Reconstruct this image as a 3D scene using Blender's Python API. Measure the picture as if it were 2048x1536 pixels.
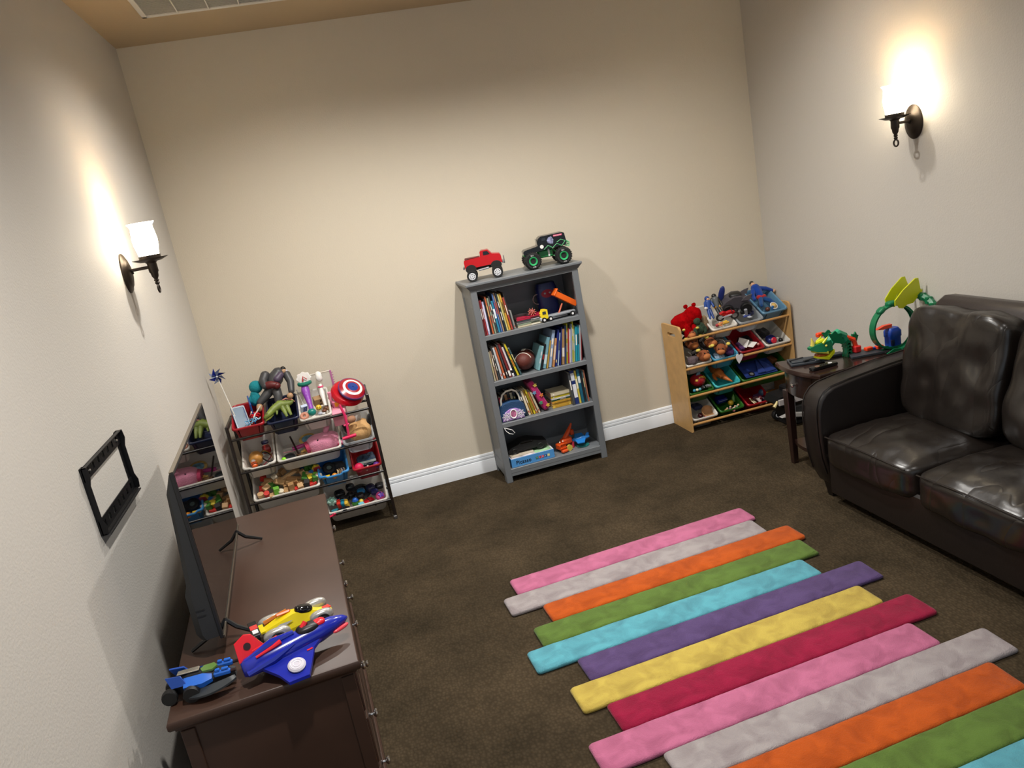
import bpy, math, random
from mathutils import Vector, Matrix, noise
random.seed(7)
S = bpy.context.scene
COL = S.collection
PI = math.pi
for o in list(bpy.data.objects): bpy.data.objects.remove(o)

# ------------------------------------------------------------------ camera
W, H = 4.052, 3.125                      # room width, ceiling height (metres)
FPX = 1540.6                             # focal length in pixels of a 2048 wide frame
cr = Vector((0.952155, -0.247467, -0.179337)); cu = Vector((0.231066, 0.198855, 0.952400)); cf = Vector((0.200026, 0.948270, -0.246522))
cam = bpy.data.cameras.new('camera'); cam.sensor_width = 36; cam.lens = FPX*36/2048
cam.clip_start = .05; cam.clip_end = 50
camo = bpy.data.objects.new('camera', cam); COL.objects.link(camo)
Mx = Matrix.Identity(4)
for i in range(3):
    Mx[i][0] = cr[i]; Mx[i][1] = cu[i]; Mx[i][2] = -cf[i]
Mx.translation = (0.85063, -5.22930, 1.95469)
camo.matrix_world = Mx
S.camera = camo

# ------------------------------------------------------------------ world, exposure
wd = bpy.data.worlds.new('world'); S.world = wd; wd.use_nodes = True
wd.node_tree.nodes['Background'].inputs[0].default_value = (.80, .90, 1.0, 1)
wd.node_tree.nodes['Background'].inputs[1].default_value = .45
vs = S.view_settings
vs.view_transform = 'Standard'; vs.look = 'None'; vs.gamma = 1; vs.use_curve_mapping = False
vs.exposure = 0.52
try: S.display_settings.display_device = 'sRGB'
except Exception: pass
# recessed ceiling spots (the visible can rims are built with the room)
CANS = [(1.0, -1.3, 128), (2.08, -1.45, 155), (3.15, -1.3, 48), (1.0, -3.6, 150), (3.15, -3.6, 32)]   # x, y, watts
CAN_COL = (1, .97, .92)
SCONCE_SHADE, SCONCE_BULB, SCONCE_COL = 22.0, 0.8, (1, .86, .62)

# ------------------------------------------------------------------ materials
def lin(h):
    h = h.lstrip('#'); out = []
    for i in (0, 2, 4):
        c = int(h[i:i+2], 16)/255
        out.append(c/12.92 if c <= .04045 else ((c+.055)/1.055)**2.4)
    return (*out, 1)
MC = {}
def mat(hexc, rough=.45, metal=0., bump=0., bscale=60., var=0., vscale=8., trans=0., coat=0., spec=.5, alpha=1., emit=0., sheen=0., name=None):
    key = (hexc, rough, metal, bump, bscale, var, vscale, trans, coat, spec, alpha, emit, sheen)
    if key in MC: return MC[key]
    m = bpy.data.materials.new(name or ('m_'+hexc)); m.use_nodes = True
    nt = m.node_tree; b = nt.nodes['Principled BSDF']; L = nt.links.new
    c = lin(hexc)
    b.inputs['Base Color'].default_value = c; b.inputs['Roughness'].default_value = rough
    b.inputs['Metallic'].default_value = metal; b.inputs['Specular IOR Level'].default_value = spec
    if trans: b.inputs['Transmission Weight'].default_value = trans
    if coat: b.inputs['Coat Weight'].default_value = coat; b.inputs['Coat Roughness'].default_value = .08
    if sheen: b.inputs['Sheen Weight'].default_value = sheen
    if alpha < 1: b.inputs['Alpha'].default_value = alpha
    if emit: b.inputs['Emission Color'].default_value = c; b.inputs['Emission Strength'].default_value = emit
    if bump or var:
        tc = nt.nodes.new('ShaderNodeTexCoord')
    if bump:
        n = nt.nodes.new('ShaderNodeTexNoise'); n.inputs['Scale'].default_value = bscale; n.inputs['Detail'].default_value = 4
        L(tc.outputs['Object'], n.inputs['Vector'])
        bp = nt.nodes.new('ShaderNodeBump'); bp.inputs['Strength'].default_value = bump; bp.inputs['Distance'].default_value = .01
        L(n.outputs[0], bp.inputs['Height']); L(bp.outputs[0], b.inputs['Normal'])
    if var:
        n = nt.nodes.new('ShaderNodeTexNoise'); n.inputs['Scale'].default_value = vscale; n.inputs['Detail'].default_value = 5
        L(tc.outputs['Object'], n.inputs['Vector'])
        mx = nt.nodes.new('ShaderNodeMix'); mx.data_type = 'RGBA'
        mx.inputs['A'].default_value = tuple(max(0, x*(1-var)) for x in c[:3])+(1,)
        mx.inputs['B'].default_value = tuple(min(1, x*(1+var)) for x in c[:3])+(1,)
        mr = nt.nodes.new('ShaderNodeMapRange'); mr.inputs['From Min'].default_value = .3; mr.inputs['From Max'].default_value = .7
        L(n.outputs[0], mr.inputs['Value']); L(mr.outputs[0], mx.inputs['Factor']); L(mx.outputs['Result'], b.inputs['Base Color'])
    MC[key] = m
    return m
def pl(h, r=.35): return mat(h, rough=r)            # toy plastic
def cloth(h): return mat(h, rough=.95, bump=.6, bscale=350, var=.18, vscale=30, spec=.15, sheen=.2)

# ------------------------------------------------------------------ mesh builder
def TR(loc=(0,0,0), rz=0, rx=0, ry=0, s=1):
    sc = Matrix.Diagonal((*((s, s, s) if isinstance(s, (int, float)) else s), 1))
    return Matrix.Translation(loc) @ Matrix.Rotation(rz, 4, 'Z') @ Matrix.Rotation(ry, 4, 'Y') @ Matrix.Rotation(rx, 4, 'X') @ sc
I4 = Matrix.Identity(4)
class MB:
    def __init__(s): s.v = []; s.f = []; s.mi = []
    def add(s, vs_, fs_, T=None, m=0):
        k = len(s.v)
        s.v += [tuple(T @ Vector(p)) for p in vs_] if T is not None else [tuple(p) for p in vs_]
        s.f += [tuple(i+k for i in f) for f in fs_]; s.mi += [m]*len(fs_)
        return s
    def box(s, c, d, T=None, b=0., m=0):
        x, y, z = (q/2 for q in d); b = min(b, x*.9, y*.9, z*.9)
        if b <= 0:
            vs_ = [(c[0]+i*x, c[1]+j*y, c[2]+k*z) for i in (-1,1) for j in (-1,1) for k in (-1,1)]
            return s.add(vs_, [(0,1,3,2),(4,6,7,5),(0,4,5,1),(2,3,7,6),(0,2,6,4),(1,5,7,3)], T, m)
        vs_, ix = [], {}
        for i in (-1,1):
            for j in (-1,1):
                for k in (-1,1):
                    for a in range(3):
                        e = [i*(x-b), j*(y-b), k*(z-b)]; e[a] = (i*x, j*y, k*z)[a]
                        ix[i,j,k,a] = len(vs_); vs_.append((c[0]+e[0], c[1]+e[1], c[2]+e[2]))
        fs_ = []
        for a in range(3):
            o1, o2 = [(1,2),(2,0),(0,1)][a]
            for sg in (-1,1):
                q = []
                for u, w in ((-1,-1),(1,-1),(1,1),(-1,1)):
                    t = [0,0,0]; t[a] = sg; t[o1] = u; t[o2] = w; q.append(ix[(*t, a)])
                fs_.append(tuple(q if sg > 0 else q[::-1]))
        for a in range(3):                                    # edges along axis a
            o1, o2 = [(1,2),(2,0),(0,1)][a]
            for u in (-1,1):
                for w in (-1,1):
                    def g(e, ax):
                        t = [0,0,0]; t[a] = e; t[o1] = u; t[o2] = w; return ix[(*t, ax)]
                    q = (g(-1,o1), g(1,o1), g(1,o2), g(-1,o2))
                    fs_.append(q if u*w < 0 else q[::-1])
        for i in (-1,1):
            for j in (-1,1):
                for k in (-1,1):
                    q = (ix[i,j,k,0], ix[i,j,k,1], ix[i,j,k,2]); fs_.append(q if i*j*k > 0 else q[::-1])
        return s.add(vs_, fs_, T, m)
    def loft(s, loops, T=None, m=0, cap0=True, cap1=True, closed=True):
        n = len(loops[0]); vs_ = [p for l in loops for p in l]; fs_ = []
        for a in range(len(loops)-1):
            for i in range(n if closed else n-1):
                j = (i+1) % n; fs_.append((a*n+i, a*n+j, (a+1)*n+j, (a+1)*n+i))
        if cap0: fs_.append(tuple(range(n))[::-1])
        if cap1: fs_.append(tuple(range((len(loops)-1)*n, len(loops)*n)))
        return s.add(vs_, fs_, T, m)
    def tube(s, path, r, n=8, T=None, m=0, closed=False, cap=True):
        P = [Vector(p) for p in path]; K = len(P)
        rs = r if isinstance(r, (list, tuple)) else [r]*K
        loops = []; up = None
        for i in range(K):
            a = P[(i-1) % K] if (closed or i > 0) else P[i]; b = P[(i+1) % K] if (closed or i < K-1) else P[i]
            d = (b-a).normalized()
            if up is None: up = Vector((0,0,1)) if abs(d.z) < .9 else Vector((1,0,0))
            sd = d.cross(up).normalized(); up = sd.cross(d).normalized()
            loops.append([P[i]+(sd*math.cos(t)+up*math.sin(t))*rs[i] for t in (2*PI*k/n for k in range(n))])
        if closed:
            loops.append(loops[0]); return s.loft(loops, T, m, False, False)
        return s.loft(loops, T, m, cap, cap)
    def cyl(s, a, b, r, r2=None, n=14, T=None, m=0): return s.tube([a, b], [r, r if r2 is None else r2], n, T, m)
    def lathe(s, prof, n=20, T=None, m=0, cap=True):
        loops = [[(r*math.cos(2*PI*k/n), r*math.sin(2*PI*k/n), z) for k in range(n)] for r, z in prof]
        return s.loft(loops, T, m, cap, cap)
    def ball(s, c, r, n=12, T=None, m=0, R=None):
        r = (r, r, r) if isinstance(r, (int, float)) else r
        A = Matrix.Translation(c) @ (R or I4) @ Matrix.Diagonal((*r, 1))
        pr = [(math.cos(t), math.sin(t)) for t in (-PI/2+PI*k/(n//2+2) for k in range(1, n//2+2))]
        return s.lathe(pr, n, (T @ A) if T is not None else A, m)
    def prism(s, poly, h, T=None, m=0, z0=0., top=1., mid=None):
        """polygon in xy extruded along z; top scales the upper outline about its centre (a chamfered edge)"""
        cx = sum(p[0] for p in poly)/len(poly); cy = sum(p[1] for p in poly)/len(poly)
        l0 = [(x, y, z0) for x, y in poly]; l1 = [(x, y, z0+h*(.75 if top != 1 else 1)) for x, y in poly]
        ls = [l0, l1]
        if top != 1: ls.append([(cx+(x-cx)*top, cy+(y-cy)*top, z0+h) for x, y in poly])
        return s.loft(ls, T, m)
    def torus(s, c, R_, r, n=24, k=8, T=None, m=0, ax='z', arc=1., a0=0.):
        pts = []
        nn = n if arc >= 1 else n+1
        for i in range(nn):
            t = a0+2*PI*arc*i/n; a, b = R_*math.cos(t), R_*math.sin(t)
            p = {'z': (a, b, 0), 'x': (0, a, b), 'y': (a, 0, b)}[ax]; pts.append((c[0]+p[0], c[1]+p[1], c[2]+p[2]))
        return s.tube(pts, r, k, T, m, closed=arc >= 1)
    def soft(s, d, n=5., N=(8,8,4), T=None, m=0, crown=0., wr=0., seed=0., ws=6.):
        """rounded-box cushion of full size d; n = squareness, crown = bulge of top, wr = wrinkle height"""
        idx, vs_, fs_ = {}, [], []
        def vid(p):
            k = (round(p[0], 5), round(p[1], 5), round(p[2], 5))
            if k not in idx:
                mxn = max(abs(q) for q in p); ln = sum(abs(q)**n for q in p)**(1/n); f = mxn/ln
                q = Vector((p[0]*f*d[0]/2, p[1]*f*d[1]/2, p[2]*f*d[2]/2))
                if crown: q.z += crown*(1-p[0]**2)*(1-p[1]**2)*p[2]
                if wr:
                    q += Vector((p[0]/d[0], p[1]/d[1], p[2]/d[2])).normalized()*wr*(noise.noise(Vector((q.x*ws+seed, q.y*ws*1.6, q.z*ws)))+.5*noise.noise(Vector((q.x*ws*3, q.y*ws*2+seed, q.z*ws*2))))
                idx[k] = len(vs_); vs_.append(q)
            return idx[k]
        for a in range(3):
            o1, o2 = [(1,2),(2,0),(0,1)][a]
            for sg in (-1,1):
                for i in range(N[o1]):
                    for j in range(N[o2]):
                        q = []
                        for u, w in ((i,j),(i+1,j),(i+1,j+1),(i,j+1)):
                            t = [0,0,0]; t[a] = sg; t[o1] = 2*u/N[o1]-1; t[o2] = 2*w/N[o2]-1; q.append(vid(t))
                        fs_.append(tuple(q if sg > 0 else q[::-1]))
        return s.add(vs_, fs_, T, m)
    def build(s, name, mats, parent=None, ang=35, bev=0., seg=2, sub=0, T=None):
        me = bpy.data.meshes.new(name); me.from_pydata(s.v, [], s.f)
        for m in (mats if isinstance(mats, (list, tuple)) else [mats]): me.materials.append(m)
        if any(s.mi): me.polygons.foreach_set('material_index', s.mi)
        me.polygons.foreach_set('use_smooth', [True]*len(me.polygons))
        try: me.set_sharp_from_angle(angle=math.radians(ang))
        except Exception: pass
        me.update()
        o = bpy.data.objects.new(name, me); COL.objects.link(o)
        if parent is not None: o.parent = parent
        if T is not None: o.matrix_local = T
        if bev: bm = o.modifiers.new('bevel', 'BEVEL'); bm.width = bev; bm.segments = seg; bm.limit_method = 'ANGLE'; bm.angle_limit = math.radians(40)
        if sub: sm = o.modifiers.new('subd', 'SUBSURF'); sm.levels = sub; sm.render_levels = sub
        return o
def tag(o, label, cat, group=None):
    o['label'] = label; o['category'] = cat
    if group: o['group'] = group
    return o
def thing(name, label, cat, T=None, group=None):
    o = bpy.data.objects.new(name, None); COL.objects.link(o); o.empty_display_size = .02
    if T is not None: o.matrix_world = T
    return tag(o, label, cat, group)
def struct(name, mb, m, **k):
    o = mb.build(name, m, **k); o['kind'] = 'structure'; return o
def one(name, label, cat, mb, m, T=None, group=None, **k):     # a thing that is a single mesh
    return tag(mb.build(name, m, T=T, **k), label, cat, group)
def copytree(o, T=None, label=None, group=None):
    c = o.copy(); COL.objects.link(c)
    if T is not None: c.matrix_world = T
    if label: c['label'] = label
    if group: c['group'] = group
    for ch in list(o.children):
        d = ch.copy(); COL.objects.link(d); d.parent = c
        for g in list(ch.children):
            e = g.copy(); COL.objects.link(e); e.parent = d
    return c
def rrect(w, d, r, z, n=4, cx=0., cy=0.):
    """rounded rectangle loop"""
    r = min(r, w/2-1e-4, d/2-1e-4); out = []
    for qx, qy, a0 in ((1,1,0),(-1,1,PI/2),(-1,-1,PI),(1,-1,1.5*PI)):
        for k in range(n+1):
            a = a0+PI/2*k/n; out.append((cx+qx*(w/2-r)+r*math.cos(a), cy+qy*(d/2-r)+r*math.sin(a), z))
    return out
def star(n, ro, ri, a0=PI/2):
    return [((ro if k % 2 == 0 else ri)*math.cos(a0+PI*k/n), (ro if k % 2 == 0 else ri)*math.sin(a0+PI*k/n)) for k in range(2*n)]
def circ(r, n=20, cx=0., cy=0., ry=None): return [(cx+r*math.cos(2*PI*k/n), cy+(ry or r)*math.sin(2*PI*k/n)) for k in range(n)]
def text(name, s, size, m, parent, T, ext=.0008):
    cu_ = bpy.data.curves.new(name, 'FONT'); cu_.body = s; cu_.size = size; cu_.extrude = ext; cu_.align_x = 'LEFT'
    tmp = bpy.data.objects.new(name+'_c', cu_); COL.objects.link(tmp)
    dg = bpy.context.evaluated_depsgraph_get()
    me = bpy.data.meshes.new_from_object(tmp.evaluated_get(dg)); bpy.data.objects.remove(tmp)
    me.name = name; me.materials.clear(); me.materials.append(m)
    o = bpy.data.objects.new(name, me); COL.objects.link(o); o.parent = parent; o.matrix_local = T
    return o
# ================================================================== the room
YB = -6.6
def wallmat(name, hexc, bs=.11):
    m = mat(hexc, rough=.75, spec=.25, name=name)
    nt = m.node_tree; b = nt.nodes['Principled BSDF']; L = nt.links.new
    tc = nt.nodes.new('ShaderNodeTexCoord')
    n = nt.nodes.new('ShaderNodeTexNoise'); n.inputs['Scale'].default_value = 120; n.inputs['Detail'].default_value = 3
    n2 = nt.nodes.new('ShaderNodeTexNoise'); n2.inputs['Scale'].default_value = 9; n2.inputs['Detail'].default_value = 3
    L(tc.outputs['Object'], n.inputs['Vector']); L(tc.outputs['Object'], n2.inputs['Vector'])
    ad = nt.nodes.new('ShaderNodeMath'); ad.operation = 'MULTIPLY_ADD'; ad.inputs[1].default_value = .5
    L(n2.outputs[0], ad.inputs[0]); L(n.outputs[0], ad.inputs[2])
    bp = nt.nodes.new('ShaderNodeBump'); bp.inputs['Strength'].default_value = bs; bp.inputs['Distance'].default_value = .012
    L(ad.outputs[0], bp.inputs['Height']); L(bp.outputs[0], b.inputs['Normal'])
    return m
M_back = wallmat('paint_tan', 'd2c8b6'); M_side = wallmat('paint_greige', 'ccc7bf'); M_ceil = wallmat('paint_ceiling', 'b9a587', .1)
carpet = mat('43392c', rough=1, spec=.05, name='carpet')
def carpet_nodes(m):
    nt = m.node_tree; b = nt.nodes['Principled BSDF']; L = nt.links.new
    tc = nt.nodes.new('ShaderNodeTexCoord')
    n = nt.nodes.new('ShaderNodeTexNoise'); n.inputs['Scale'].default_value = 2.6; n.inputs['Detail'].default_value = 6; n.inputs['Roughness'].default_value = .65
    L(tc.outputs['Object'], n.inputs['Vector'])
    v = nt.nodes.new('ShaderNodeTexVoronoi'); v.inputs['Scale'].default_value = 82; v.inputs['Randomness'].default_value = .75
    mp = nt.nodes.new('ShaderNodeMapping'); mp.inputs['Rotation'].default_value = (0,0,.05); mp.inputs['Scale'].default_value = (1,.8,0)
    L(tc.outputs['Object'], mp.inputs['Vector']); L(mp.outputs[0], v.inputs['Vector'])
    f = nt.nodes.new('ShaderNodeTexNoise'); f.inputs['Scale'].default_value = 420
    L(tc.outputs['Object'], f.inputs['Vector'])
    cr_ = nt.nodes.new('ShaderNodeValToRGB'); e = cr_.color_ramp.elements
    e[0].position = .32; e[0].color = lin('3a3226'); e[1].position = .68; e[1].color = lin('514535')
    L(n.outputs[0], cr_.inputs[0])
    mx = nt.nodes.new('ShaderNodeMix'); mx.data_type = 'RGBA'; mx.blend_type = 'MULTIPLY'; mx.inputs['Factor'].default_value = .55
    r2 = nt.nodes.new('ShaderNodeMapRange'); r2.inputs['From Min'].default_value = 0; r2.inputs['From Max'].default_value = .75; r2.inputs['To Min'].default_value = 1.15; r2.inputs['To Max'].default_value = .35
    L(v.outputs['Distance'], r2.inputs['Value']); L(cr_.outputs[0], mx.inputs['A']); L(r2.outputs[0], mx.inputs['B']); L(mx.outputs['Result'], b.inputs['Base Color'])
    ad = nt.nodes.new('ShaderNodeMath'); ad.operation = 'MULTIPLY_ADD'; ad.inputs[1].default_value = .35
    L(f.outputs[0], ad.inputs[0]); L(r2.outputs[0], ad.inputs[2])
    bp = nt.nodes.new('ShaderNodeBump'); bp.inputs['Strength'].default_value = .8; bp.inputs['Distance'].default_value = .006
    L(ad.outputs[0], bp.inputs['Height']); L(bp.outputs[0], b.inputs['Normal'])
carpet_nodes(carpet)
struct('floor', MB().box((W/2, YB/2, -.05), (W+.2, -YB+.2, .1)), carpet)
struct('wall_back', MB().box((W/2, .05, H/2), (W+.2, .1, H)), M_back)
struct('wall_left', MB().box((-.05, YB/2, H/2), (.1, -YB, H)), M_side)
struct('wall_right', MB().box((W+.05, YB/2, H/2), (.1, -YB, H)), M_side)
struct('ceiling', MB().box((W/2, YB/2, H+.05), (W+.2, -YB+.2, .1)), M_ceil)
# baseboard with two beads along its top
white_trim = mat('eef2f7', rough=.35)
BP = [(0,0),(.016,0),(.016,.090),(.014,.094),(.009,.096),(.009,.099),(.0135,.101),(.0145,.110),(.0125,.117),(.008,.119),(.008,.121),(.011,.123),(.011,.131),(.007,.138),(0,.140)]
def baseboard(name, a, b, nrm):
    a, b, nrm = Vector(a), Vector(b), Vector(nrm)
    loops = [[p+nrm*q[0]+Vector((0,0,q[1])) for q in BP] for p in (a, b)]
    mb = MB().loft(loops)
    return struct(name, mb, white_trim, ang=30)
baseboard('baseboard_back', (0,0,0), (W,0,0), (0,-1,0))
baseboard('baseboard_left', (0,YB,0), (0,0,0), (1,0,0))
baseboard('baseboard_right', (W,0,0), (W,YB,0), (-1,0,0))
# ceiling air grille
vw = mat('d8d4cc', rough=.5)
vent = thing('ceiling_vent', 'white slatted air grille set in the tan ceiling near the left corner', 'vent', TR((.265, -1.25, H)))
vx, vy = .78, .645
mb = MB()
for c, d in (((vx/2,.0125,-.006),(vx,.025,.012)), ((vx/2,vy-.0125,-.006),(vx,.025,.012)), ((.0125,vy/2,-.006),(.025,vy,.012)), ((vx-.0125,vy/2,-.006),(.025,vy,.012))): mb.box(c, d, b=.002)
mb.build('frame', vw, vent)
MB().box((vx/2, vy/2, -.001), (vx-.04, vy-.04, .002)).build('back_plate', mat('a8a49c', .7), vent)
slat = MB().box((0,0,0), (vx-.05, .016, .0015), TR((0,0,0), rx=.45)).build('slat', vw, vent, T=TR((vx/2, .04, -.006)))
for k in range(1, 36):
    o = slat.copy(); COL.objects.link(o); o.parent = vent; o.matrix_local = TR((vx/2, .04+k*.0163, -.006))
bar = MB().box((0,0,0), (.006, vy-.05, .004)).build('cross_bar', vw, vent, T=TR((.18, vy/2, -.0115)))
for k in range(1, 4):
    o = bar.copy(); COL.objects.link(o); o.parent = vent; o.matrix_local = TR((.18+.155*k, vy/2, -.0115))
# recessed can lights: rim + spot
rimm = mat('e6e2da', rough=.5)
for k, (x, y, CAN_W) in enumerate(CANS):
    nm = ['left of the bookcase', 'in front of the bookcase', 'right of the bookcase', 'above the dresser', 'above the sofa'][k]
    t = thing('recessed_light', 'round white recessed ceiling light '+nm, 'ceiling light', TR((x, y, H)))
    MB().lathe([(.062,-.001),(.09,-.001),(.094,-.006),(.088,-.010),(.064,-.007)], 32, cap=False).build('trim_ring', rimm, t)
    MB().lathe([(.002,-.0025),(.062,-.0025)], 32, cap=False).build('lens', mat('fff1dc', emit=6.0), t)
    l = bpy.data.lights.new('spot', 'SPOT'); l.energy = CAN_W; l.color = CAN_COL; l.spot_size = math.radians(150); l.spot_blend = 1.0; l.shadow_soft_size = .05
    lo = bpy.data.objects.new('spot', l); COL.objects.link(lo); lo.parent = t; lo.location = (0, 0, -.02)

# ------------------------------------------------------------------ wall sconces
bronze = mat('3a322c', rough=.42, metal=.6, bump=.05, bscale=80)
shadem = mat('ffe9c2', rough=.4, name='lit_frosted_glass'); 
_b = shadem.node_tree.nodes['Principled BSDF']; _b.inputs['Emission Color'].default_value = (*SCONCE_COL, 1); _b.inputs['Emission Strength'].default_value = SCONCE_SHADE
def sconce(T, label):
    """local: wall at x=0, lamp reaches out along +x"""
    t = thing('wall_sconce', label, 'wall lamp', T, 'pair of candle-style wall sconces')
    R = Matrix.Rotation(PI/2, 4, 'Y') @ Matrix.Diagonal((1.4, 1, 1, 1))     # oval, tall in z
    MB().lathe([(.064,0),(.064,.006),(.058,.012),(.050,.014),(.044,.020),(.025,.027),(.003,.029)], 36, R).build('backplate', bronze, t)
    MB().ball((.031,0,-.004), .006).build('screw_cap', bronze, t)
    MB().box((.072,0,.008), (.098,.012,.014), b=.003).build('arm', bronze, t)
    mb = MB().lathe([(.010,-.042),(.015,-.036),(.017,-.020),(.021,-.014),(.021,.024),(.028,.031)], 18, TR((.12,0,.0)))
    mb.build('socket', bronze, t)
    MB().lathe([(.010,.028),(.045,.032),(.076,.044),(.078,.046),(.044,.042),(.010,.040)], 30, TR((.12,0,0))).build('drip_dish', bronze, t)
    MB().lathe([(.046,.040),(.047,.040),(.047,.060),(.044,.060),(.044,.042)], 28, TR((.12,0,0)), cap=False).build('collar', bronze, t)
    prof = [(.042,.050),(.045,.075),(.051,.105),(.053,.130),(.050,.160),(.047,.182),(.050,.194),(.058,.203),(.057,.205),(.047,.190),(.044,.180),(.047,.160),(.050,.130),(.048,.105),(.042,.075),(.039,.052)]
    MB().lathe(prof, 32, TR((.12,0,0)), cap=False).build('glass_shade', shadem, t)
    MB().lathe([(.013,.045),(.013,.065),(.022,.080),(.024,.095),(.020,.115),(.008,.124)], 18, TR((.12,0,0))).build('bulb', mat('fff6e6', emit=6.0), t)
    f = MB().lathe([(.004,-.076),(.009,-.071),(.011,-.065),(.007,-.060),(.012,-.054),(.008,-.048),(.013,-.040)], 14, TR((.12,0,0)))
    f.torus((.12,0,-.092), .017, .0045, 22, 8, ax='x'); f.build('ring_finial', bronze, t)
    l = bpy.data.lights.new('bulb_light', 'POINT'); l.energy = SCONCE_BULB; l.color = SCONCE_COL; l.shadow_soft_size = .022
    lo = bpy.data.objects.new('bulb_light', l); COL.objects.link(lo); lo.parent = t; lo.location = (.12, 0, .150)
    return t
sconce(TR((0, -1.405, 1.885)), 'bronze candle sconce with lit glass shade on the left wall above the television')
sconce(TR((W, -1.57, 1.89), rz=PI), 'bronze candle sconce with lit glass shade on the right wall above the sofa')

# ------------------------------------------------------------------ TV wall bracket
bm_ = mat('17171a', rough=.45, metal=.5)
brk = thing('wall_bracket', 'empty black metal television bracket screwed to the left wall', 'bracket', TR((0, -2.725, 1.138)))
L_, Hh = .465, .225
def rail(z0, z1, name, x0):
    # rail plate with punched square holes
    mb = MB(); n = 7; hw = .022; hz0 = z0+(z1-z0)*.27; hz1 = z0+(z1-z0)*.73
    mb.box((x0+.001, L_/2, (z0+hz0)/2), (.003, L_, hz0-z0)); mb.box((x0+.001, L_/2, (z1+hz1)/2), (.003, L_, z1-hz1))
    ys = [0]
    for k in range(n):
        c = .05+k*(L_-.1)/(n-1); ys += [c-hw/2, c+hw/2]
    ys.append(L_)
    for k in range(0, len(ys), 2): mb.box((x0+.001, (ys[k]+ys[k+1])/2, (hz0+hz1)/2), (.003, ys[k+1]-ys[k], hz1-hz0))
    mb.box((x0+.007, L_/2, z1-.0015 if z0 > .1 else z0+.0015), (.014, L_, .003))
    return mb.build(name, bm_, brk)
rail(Hh-.045, Hh, 'top_rail', .006); rail(0, .048, 'bottom_rail', .006)
for y0, sg in ((0,1), (L_,-1)):
    prof = [(0,.0),(.030,0),(.034,.03),(.024,.055),(.024,.165),(.034,.195),(.030,Hh),(0,Hh)]
    loops = [[(px*.75, y, z) for px, z in prof] for y in (y0, y0+sg*.004)]
    mb = MB().loft(loops); mb.box((.002, y0+sg*.014, Hh/2), (.004, .030, Hh)); mb.build('side_bar', bm_, brk)
mb = MB().box((.014, L_/2, -.004), (.026, L_*.96, .004)); mb.build('lower_lip', mat('5a5a5c', rough=.35, metal=.9), brk)
for y in (.06, .41):
    MB().lathe([(.006,0),(.006,.004),(.003,.006)], 10, TR((.008, y, .2), ry=PI/2)).build('screw', mat('b8b8b8', .3, 1), brk)
# ================================================================== striped rug
RUGC = {'pink':'b06483','white':'979090','orange':'ad4e18','green':'566f31','cyan':'569aa8','purple':'52416a','yellow':'b5a04c','red':'8a1838'}
def rugmat(h):
    m = mat(h, rough=1, spec=.05, sheen=.12, name='rug_'+h)
    nt = m.node_tree; b = nt.nodes['Principled BSDF']; L = nt.links.new; c = lin(h)
    tc = nt.nodes.new('ShaderNodeTexCoord')
    n = nt.nodes.new('ShaderNodeTexNoise'); n.inputs['Scale'].default_value = 11; n.inputs['Detail'].default_value = 5; n.inputs['Distortion'].default_value = .6
    L(tc.outputs['Object'], n.inputs['Vector'])
    mr = nt.nodes.new('ShaderNodeMapRange'); mr.inputs['From Min'].default_value = .35; mr.inputs['From Max'].default_value = .65
    mx = nt.nodes.new('ShaderNodeMix'); mx.data_type = 'RGBA'
    mx.inputs['A'].default_value = (c[0]*.80, c[1]*.76, c[2]*.78, 1); mx.inputs['B'].default_value = tuple(min(1, q*1.12) for q in c[:3])+(1,)
    L(n.outputs[0], mr.inputs['Value']); L(mr.outputs[0], mx.inputs['Factor']); L(mx.outputs['Result'], b.inputs['Base Color'])
    f = nt.nodes.new('ShaderNodeTexNoise'); f.inputs['Scale'].default_value = 260; f.inputs['Detail'].default_value = 3; L(tc.outputs['Object'], f.inputs['Vector'])
    ad = nt.nodes.new('ShaderNodeMath'); ad.operation = 'MULTIPLY_ADD'; ad.inputs[1].default_value = 3.0
    L(n.outputs[0], ad.inputs[0]); L(f.outputs[0], ad.inputs[2])
    bp = nt.nodes.new('ShaderNodeBump'); bp.inputs['Strength'].default_value = .55; bp.inputs['Distance'].default_value = .006
    L(ad.outputs[0], bp.inputs['Height']); L(bp.outputs[0], b.inputs['Normal'])
    return m
rug = thing('striped_rug', 'multicoloured rug of staggered plush stripes lying on the brown carpet', 'rug', TR((1.395, -1.669, 0), rz=.0384))
sw = .1612
ENDS = [('pink',0,1.361),('white',-.080,1.325),('orange',.072,1.434),('green',-.030,1.388),('cyan',-.113,1.276),('purple',.060,1.474),('yellow',-.036,1.330),('red',.053,1.446),
        ('pink',-.089,1.303),('white',.122,1.493),('orange',-.02,1.351),('green',.06,1.43),('cyan',-.08,1.30),('purple',.07,1.46),('yellow',-.04,1.33),('red',.05,1.44)]
RM = {k: rugmat(v) for k, v in RUGC.items()}
rb = mat('c9bfae', rough=1)
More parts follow.
